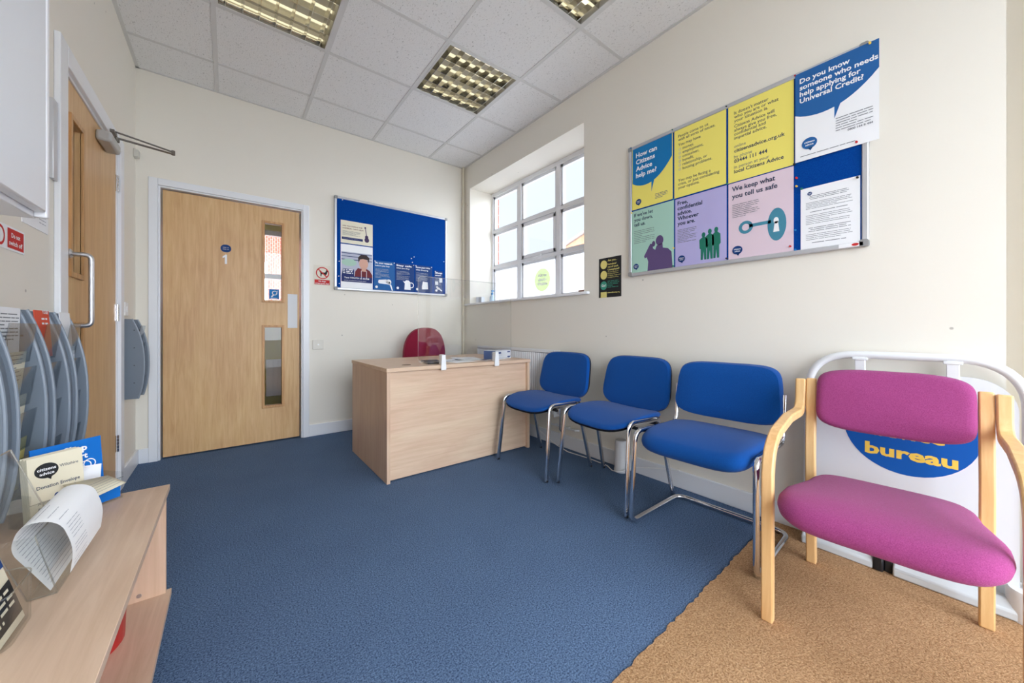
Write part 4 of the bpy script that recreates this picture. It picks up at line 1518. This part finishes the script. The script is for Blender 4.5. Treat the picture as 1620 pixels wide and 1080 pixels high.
# flopped envelope over the front of the holder
q = [Vector((.284, -2.168, .512)), Vector((.241, -2.139, .535)), Vector((.168, -2.200, .545)), Vector((.229, -2.271, .512))]
fm_ = MB()
N = 8
vs, fs = [], []
for i in range(N + 1):
    for j in range(2):
        a, b = q[1].lerp(q[2], i / N), q[0].lerp(q[3], i / N)
        p = a if j == 0 else b
        vs.append(p)
for i in range(N):
    fs.append((2 * i, 2 * i + 1, 2 * i + 3, 2 * i + 2))
oo = fm_.add(vs, fs).build('donation_envelope', flat('envelope_cream', 224, 216, 192))
so = oo.modifiers.new('solid', 'SOLIDIFY')
so.thickness = .0012
tag(oo, 'cream printed envelope flopped forward over the front of the acrylic holder', 'envelope', 'donation envelopes in the acrylic holder')
ln_ = MB()
U, V = (q[3] - q[0]).normalized(), (q[1] - q[0])
for k in range(5):
    a = q[0].lerp(q[1], .15 + k * .16) + Vector((0, 0, .002))
    b = a + (q[3] - q[0]) * (.7 if k % 2 else .85)
    a = a + (q[3] - q[0]) * .08
    w_ = V.normalized() * .0009
    ln_.add([a, b, b + w_, a + w_], [(0, 1, 2, 3)])
ln_.build('small_print', P['grey'], oo, smooth=False)


def holder_env():
    o = thing('leaflet_holder', 'clear acrylic holder with cream donation envelopes and blue booklet', 'leaflet holder', ER)
    m = MB()
    L, Dp = .19, .05
    def bx(a0, a1, b0, b1, z0, z1):
        vs = []
        for z in (z0, z1):
            for a, b in ((a0, b0), (a1, b0), (a1, b1), (a0, b1)):
                p = e_ * a + nn * b
                vs.append((p.x, p.y, z - .454))
        m.add(vs, [(0, 3, 2, 1), (4, 5, 6, 7), (0, 1, 5, 4), (1, 2, 6, 5), (2, 3, 7, 6), (3, 0, 4, 7)])
    bx(-.115, .075, .012, .0145, .4535, .515)
    bx(-.115, .075, -.06, -.0575, .4535, .56)
    bx(-.1175, -.115, -.06, .0145, .4505, .54)
    bx(.075, .0775, -.06, .0145, .4505, .53)
    bx(-.115, .075, -.06, .0145, .4505, .4533)
    m.build('acrylic_body', M_acryl, o, smooth=False)
    f = MB()
    f.v, f.f = [], []
    a, b = e_ * -.02 + nn * .0155, e_ * .07 + nn * .0155
    f.add([(a.x, a.y, .004), (b.x, b.y, .004), (b.x, b.y, .05), (a.x, a.y, .03)], [(0, 1, 2, 3)])
    f.build('blue_insert', flat('booklet_blue', 0, 104, 190), o, smooth=False)
    ed = MB()
    for pts in ([(-.1175, .0145), (.0775, .0145)],):
        a, b = [e_ * t[0] + nn * t[1] for t in pts]
        ed.tube([(a.x, a.y, .061), (b.x, b.y, .061)], .0013, n=6)
    ed.build('acrylic_edge', M_acedge, o)


holder_env()

# --- leaning acrylic holder with curled sheet
Hy0, Hy1 = -2.625, -2.405
HO = thing('leaflet_holder', 'clear acrylic holder with a curled white typed sheet flopping out', 'leaflet holder', (.24, -2.515, .45))


def loc2(p):
    return (p[0] - .24, p[1] + 2.515, p[2] - .45)


def panel_xz(mb, pa, pb, y0, y1, t=.0025):
    (xa, za), (xb, zb) = pa, pb
    d = Vector((xb - xa, 0, zb - za)).normalized()
    n_ = Vector((d.z, 0, -d.x)) * t
    vs = [(xa, y0, za), (xb, y0, zb), (xb + n_.x, y0, zb + n_.z), (xa + n_.x, y0, za + n_.z)]
    vs += [(v[0], y1, v[2]) for v in vs]
    mb.add([loc2(v) for v in vs], [(0, 1, 2, 3), (7, 6, 5, 4), (0, 4, 5, 1), (1, 5, 6, 2), (2, 6, 7, 3), (3, 7, 4, 0)])


hm = MB()
panel_xz(hm, (.222, .454), (.140, .70), Hy0, Hy1)
panel_xz(hm, (.258, .454), (.231, .572), Hy0, Hy1)
for yy in (Hy0 - .002, Hy1):
    vs = [(.222, .4535), (.258, .4535), (.231, .572), (.184, .572)]
    hm.prism(vs, lambda u, v, w_: loc2((u, w_, v)), yy, yy + .002)
panel_xz(hm, (.222, .4505), (.26, .4505), Hy0, Hy1, -.0025)
hm.build('acrylic_body', M_acryl, HO, smooth=False)
he = MB()
for pa, pb in [((.222, .454), (.140, .70)), ((.2595, .454), (.2325, .572)), ((.222, .4525), (.2595, .4525))]:
    for yy in (Hy0 - .001, Hy1 + .001):
        he.tube([loc2((pa[0], yy, pa[1])), loc2((pb[0], yy, pb[1]))], .0014, n=6)
he.tube([loc2((.140, Hy0, .70)), loc2((.140, Hy1, .70))], .0016, n=6)
he.tube([loc2((.2325, Hy0, .573)), loc2((.2325, Hy1, .573))], .0014, n=6)
he.build('acrylic_edge', M_acedge, HO)
prof = fillet([(.250, 0, .4575), (.228, 0, .5), (.200, 0, .552), (.212, 0, .600), (.262, 0, .592), (.280, 0, .53), (.275, 0, .482)], [.2, .05, .035, .04, .2], 6)
pv, pf = [], []
for i, p in enumerate(prof):
    pv += [(p.x, Hy0 + .004, p.z), (p.x + .002 * i / len(prof), Hy1 - .002, p.z + .002)]
for i in range(len(prof) - 1):
    pf.append((2 * i, 2 * i + 1, 2 * i + 3, 2 * i + 2))
cs = MB().add(pv, pf).build('typed_sheet', M_paper)
tag(cs, 'curled white sheet of typed text looping over the acrylic holder', 'paper')
# typed lines following the curl, on the outer side
tl_ = MB()
rr_ = random.Random(5)
acc = 0
nxt = .01
P_ = prof
for i in range(len(P_) - 1):
    a, b = P_[i], P_[i + 1]
    seg = (b - a).length
    d = (b - a).normalized()
    nm = Vector((-d.z, 0, d.x))
    while nxt < acc + seg:
        t_ = (nxt - acc) / seg
        p = a.lerp(b, t_)
        for sgn in (1, -1):
            c = p + nm * .0008 * sgn
            y = Hy0 + .02
            yend = Hy1 - rr_.choice([.02, .02, .03, .07])
            while y < yend:
                yl = min(y + rr_.uniform(.01, .03), yend)
                h2 = d * .0006
                tl_.add([(c.x - h2.x, y, c.z - h2.z), (c.x + h2.x, y, c.z + h2.z), (c.x + h2.x, yl, c.z + h2.z), (c.x - h2.x, yl, c.z - h2.z)], [(0, 1, 2, 3)])
                y = yl + .0025
        nxt += .0075 if rr_.random() > .15 else .016
    acc += seg
tl_.build('lettering', P['lightgrey'], cs, smooth=False)

# --- second holder at the picture's lower left with leaflets
H3 = thing('leaflet_holder', 'rounded clear acrylic holder at the lower left corner with donation leaflets', 'leaflet holder', (.19, -2.73, .45))
outl = rrect(.075, .125, (.004, .03, .03, .004), 8, -.02, -.06)
outl2 = rrect(.069, .119, (.003, .027, .027, .003), 8, -.017, -.057)
hh = MB()
nO = len(outl)
vs = [(x, y, .001) for x, y in outl] + [(x, y, .085) for x, y in outl] + [(x, y, .004) for x, y in outl2] + [(x, y, .085) for x, y in outl2]
fs = [tuple(range(nO))[::-1], tuple(range(2 * nO, 3 * nO))]
for i in range(nO):
    j = (i + 1) % nO
    fs += [(i, j, nO + j, nO + i), (2 * nO + i, 3 * nO + i, 3 * nO + j, 2 * nO + j), (nO + i, nO + j, 3 * nO + j, 3 * nO + i)]
hh.add(vs, fs).build('acrylic_body', M_acryl, H3)
MB().tube([(x, y, .0855) for x, y in outl], .0012, n=6, closed=True).build('acrylic_edge', M_acedge, H3)
for k in range(5):
    o = box(0, .1, 0, .21, -.0006, .0006).build('leaflet', flat('envelope_cream', 224, 216, 192), smooth=False)
    if k == 0:
        for i, (pn_, m_, fn_) in enumerate([('dark_panel', P['black'], lambda f: f.poly([(.0, .012), (.1, .012), (.1, .075), (0, .07)])),
                                           ('silhouette', P['navy'], lambda f: (f.ell(.06, .16, .012, .014), f.poly([(.035, .10), (.08, .10), (.085, .13), (.07, .145), (.045, .142)]), f.ell(.09, .15, .011, .013), f.poly([(.075, .10), (.1, .10), (.1, .135), (.08, .137)]))),
                                           ('lettering', P['cream'], lambda f: f.body(.01, .06, .08, 4, .012, .005, 70))]):
            f = Flat(.001 + .0003 * i)
            fn_(f)
            f.m.build(pn_, m_, o, smooth=False)
    ex, ey = Vector((0, 1, 0)), Vector((-.25, 0, 1)).normalized()
    m = Matrix((ex, ey, ex.cross(ey))).transposed().to_4x4()
    m.translation = Vector((.236 - .006 * k, -2.786, .456))
    o.matrix_world = m
    tag(o, 'cream leaflet with blue figures at the front of the lower left holder' if k == 0 else 'plain cream leaflet stacked behind the printed one in the lower left holder', 'leaflet', 'leaflets in the lower left holder')

# ------------------------------------------------------------------ literature racks on the left wall
def arc_profile(zb, zt, b, n=16):
    pts = [(0.0, zb)]
    for k in range(n + 1):
        t_ = k / n
        z = zb + (zt - zb) * t_
        x = b * (1 - abs(2 * t_ - .85) ** 2.3 * .42)
        pts.append((max(x, .008), z))
    pts.append((0.0, zt))
    return pts


M_pock = glass('smoky_pocket', (.8, .83, .85, 1), .08, .08)


def rack(name, label, ysides, zb, zt, b, col0):
    o = thing(name, label, 'literature rack', (0, (min(ysides) + max(ysides)) / 2, (zb + zt) / 2))
    oy, oz = o.location.y, o.location.z
    f3 = lambda u, v, w_: (u, w_ - oy, v - oz)
    pr_ = arc_profile(zb, zt, b)
    box(.0005, .008, min(ysides) - oy, max(ysides) - oy, zb - oz + .005, zt - oz - .005).build('back_plate', M_grey, o, smooth=False)
    for y in ysides:
        s_ = MB().prism(pr_, f3, y - .006, y + .006).build('side_panel', M_grey, o)
        MB().tube([f3(u, v, y) for u, v in pr_[1:-1]], .006, .0045, n=8).build('rounded_rim', mat('rim_grey', rgb(126, 136, 148), .3), s_)
        for zz in (.2, .42, .64, .86):
            MB().lathe([(.003, -.0075), (.003, .0075)], (b * .55, y - oy, zb + (zt - zb) * zz - oz), 10, axis=1).build('rivet', M_dark, s_)
    return o


def pockets(o, y0, y1, zb, zt, b, n=4):
    oy, oz = o.location.y, o.location.z
    for k in range(n):
        z0 = zb + .03 + (zt - zb - .06) * k / n
        m = MB().prism([(.02, z0), (b * .7, z0), (b * .86, z0 + (zt - zb) / n * .8), (b * .86 - .002, z0 + (zt - zb) / n * .8), (b * .7 - .002, z0 + .002), (.02, z0 + .002)], lambda u, v, w_: (u, w_ - oy, v - oz), y0, y1)
        m.build('pocket', M_pock, o, smooth=False)


def rack_leaflet(x, y0, y1, z0, z1, lean_, m, label, extra=None, group='leaflets in the grey wall rack'):
    o = box(0, y1 - y0, 0, z1 - z0, -.002, 0).build('leaflet', m, smooth=False)
    if extra:
        for i, (pn_, m_, fn_) in enumerate(extra):
            f = Flat(.0005 + .0003 * i)
            fn_(f)
            f.m.build(pn_, m_, o, smooth=False)
    ex, ey = Vector((0, 1, 0)), Vector((lean_, 0, 1)).normalized()
    mm = Matrix((ex, ey, ex.cross(ey))).transposed().to_4x4()
    mm.translation = Vector((x, y0, z0))
    o.matrix_world = mm
    tag(o, label, 'leaflet', group)
    return o


ZB, ZT, BB = .475, 1.03, .092
R1 = rack('literature_rack', 'large grey curved wall rack of leaflets left of the oak side door', [-1.606, -1.733, -1.811, -1.948, -2.014, -2.2, -2.27], ZB, ZT, BB, 0)
oy, oz = R1.location.y, R1.location.z
for a, b in ((-1.811, -1.733), (-2.014, -1.948), (-2.27, -2.2)):
    pr_ = [(u * .93, v) for u, v in arc_profile(ZB + .01, ZT - .01, BB)]
    MB().prism(pr_, lambda u, v, w_: (u, w_ - oy, v - oz), a, b).build('column_divider', M_greyd, R1)
cols = [(-1.727, -1.612), (-1.942, -1.817), (-2.194, -2.02)]
for a, b in cols:
    pockets(R1, a, b, ZB, ZT, BB)
items = [
    (0, 3, P['white'], 'white leaflet at the top of the rack column nearest the door', None), (0, 2, P['white'], 'white leaflet second from top in the rack column nearest the door', None),
    (0, 1, P['white'], 'white leaflet third from top in the rack column nearest the door', None), (0, 0, P['lightgrey'], 'grey leaflet at the bottom of the rack column nearest the door', None),
    (1, 3, P['orange'], 'orange red leaflet at the top of the middle rack column', [('lettering', P['white'], lambda f: (f.text('YOUR', .06, .14, .012, bold=.03), f.body(.05, .12, .05, 2, .015, .006, 80)))]),
    (1, 1, P['white'], 'white leaflet with a diagram in the middle rack column', [('diagram', P['grey'], lambda f: f.body(.02, .12, .07, 6, .015, .003, 81))]),
    (1, 0, P['white'], 'white and orange leaflet at the bottom of the middle rack column', [('picture', P['orange'], lambda f: f.ell(.05, .06, .03, .05))]),
    (2, 3, P['white'], 'white typed form in the top pocket of the rack column at the picture edge', [('diagram', P['grey'], lambda f: (f.body(.01, .13, .15, 8, .01, .003, 82), f.ring(.07, .05, .02, .023)))]),
    (2, 2, P['cream'], 'cream leaflet in the second pocket of the rack column at the picture edge', [('small_print', P['grey'], lambda f: f.body(.02, .14, .13, 9, .012, .0025, 83))]),
    (2, 1, P['cream'], 'plain cream leaflet in the third pocket of the rack column at the picture edge', None), (2, 0, P['lemon'], 'buff leaflet in the lowest pocket of the rack column at the picture edge', None)]
for c, lv_, m_, lb, ex_ in items:
    a, b = cols[c]
    z0 = ZB + .035 + (ZT - ZB - .06) * lv_ / 4
    rack_leaflet(.046 if c == 2 else .060, a + .004, b - .004, z0, z0 + .15, (.10 if lv_ < 3 else .02) if c == 2 else .03 if lv_ in (1, 2) else -.06, m_, lb, ex_)
R2 = rack('literature_rack', 'small grey curved leaflet rack on the wall between the two doors', [-.41, -.235], .525, 1.035, .095, 0)
pockets(R2, -.404, -.241, .525, 1.035, .095)

# ------------------------------------------------------------------ things on the left wall
CB = thing('wall_cabinet', 'white wall cabinet at the top left edge of the picture', 'cabinet', (0, -2.8, 1.222))
box(.0, .18, -.38, .38, .0, .95).build('body', M_gloss, CB, bevel=.002)
dr = box(.18, .2, -.38, .36, .012, .94).build('door', flat('cabinet_white', 226, 230, 236, .3), CB, bevel=.004)
MB().box(.18, .2, .364, .38, .002, .95).build('edge_strip', M_gloss, CB, bevel=.003)
MB().lathe([(.006, 0), (.006, .018), (.012, .024)], (.2, -.33, .2), 16, axis=0).build('knob', M_brushed, dr)
EXL = (0, 1, 0)
sheet('safety_sign', 'red do not switch off sign stuck low on the left wall', 'sign', (.0022, -2.03, 1.212), EXL, EYZ, .205, .072, P['white'],
      [('red_band', P['red'], lambda f: (f.rect(.088, .006, .198, .066), f.ring(.042, .036, .022, .03))), ('lettering', P['white'], lambda f: (f.text('Do not', .142, .04, .014, w=.06, bold=.02, align='c'), f.text('switch off', .142, .016, .014, w=.09, bold=.02, align='c')))], th=.002)
sheet('instruction_card', 'white card with blue hand symbols on the left wall beneath the cabinet', 'sign', (.0022, -1.84, 1.318), EXL, EYZ, .215, .12, P['white'],
      [('hand_symbol', P['cyanblue'], lambda f: (f.ell(.075, .075, .014, .03),)), ('blue_mark', P['navy'], lambda f: f.ell(.16, .085, .024, .014)), ('small_print', P['lightgrey'], lambda f: f.body(.13, .05, .06, 3, .012, .003, 90))], th=.003)
tg_ = box(.0, .012, -1.612, -1.57, 1.535, 1.835).build('metal_plate', M_alu, bevel=.002)
tag(tg_, 'narrow grey metal plate screwed beside the side door frame', 'plate')
sn = MB().prism([(0, -.03), (.025, -.024), (.028, .024), (0, .03)], lambda u, v, w_: (u, w_, v), -.028, .028).build('motion_sensor', flat('sensor_white', 206, 204, 196, .4), bevel=.004)
sn.location = (.0, -.06, 2.21)
tag(sn, 'small off-white sensor box high in the corner between the doors', 'sensor')
sw = box(0, .008, -.043, .043, -.043, .043).build('light_switch', M_white, bevel=.003)
box(.008, .012, -.012, .012, -.018, .018).build('rocker', M_white, sw, bevel=.001)
sw.location = (0, -.34, 1.10)
tag(sw, 'white light switch above the small grey rack', 'light switch')
sw2 = box(-.045, .045, -.008, 0, -.045, .045).build('socket_plate', flat('painted_plate', 224, 220, 210, .4), bevel=.003)
MB().lathe([(.004, -.0095), (.004, -.008)], (.0, 0, 0), 10, axis=1).build('screw', M_brushed, sw2)
sw2.location = (1.17, 0, .83)
tag(sw2, 'blank cream cover plate low on the wall right of the oak door', 'cover plate')

# ------------------------------------------------------------------ sill things
br_ = MB().box(0, .05, -.245, 0, 0, .022).build('wooden_block', flat('block_brown', 196, 160, 124), bevel=.002)
box(.005, .045, -.245, -.12, .022, .042).build('dark_block', flat('block_dark', 132, 96, 80), br_, bevel=.002)
br_.location = (2.88, -1.5, RZ0)
tag(br_, 'flat brown wooden block lying at the right end of the window sill', 'block')
bo = MB().lathe([(.026, 0), (.028, .004), (.028, .075), (.022, .092), (.011, .1), (.011, .11)], (0, 0, 0), 24).build('sanitiser_bottle', flat('clear_blue_plastic', 190, 214, 232, .15))
MB().lathe([(.0115, .108), (.0125, .11), (.0125, .128), (.005, .13), (.005, .15)], (0, 0, 0), 18).box(-.008, .03, -.006, .006, .146, .158).build('pump', flat('pump_blue', 60, 140, 200, .3), bo)
bo.location = (2.93, -.25, RZ0)
tag(bo, 'small blue pump bottle standing on the window sill near the corner', 'bottle')
bx2 = slab('small_box', 'small white box on the window sill nearest the corner', 'box', 2.80, -.2, RZ0, .05, .09, .075, .2, flat('box_pale', 214, 220, 230), .001)
box(-.026, -.0245, -.044, .0, .002, .073).build('grey_side', P['lightgrey'], bx2, smooth=False)
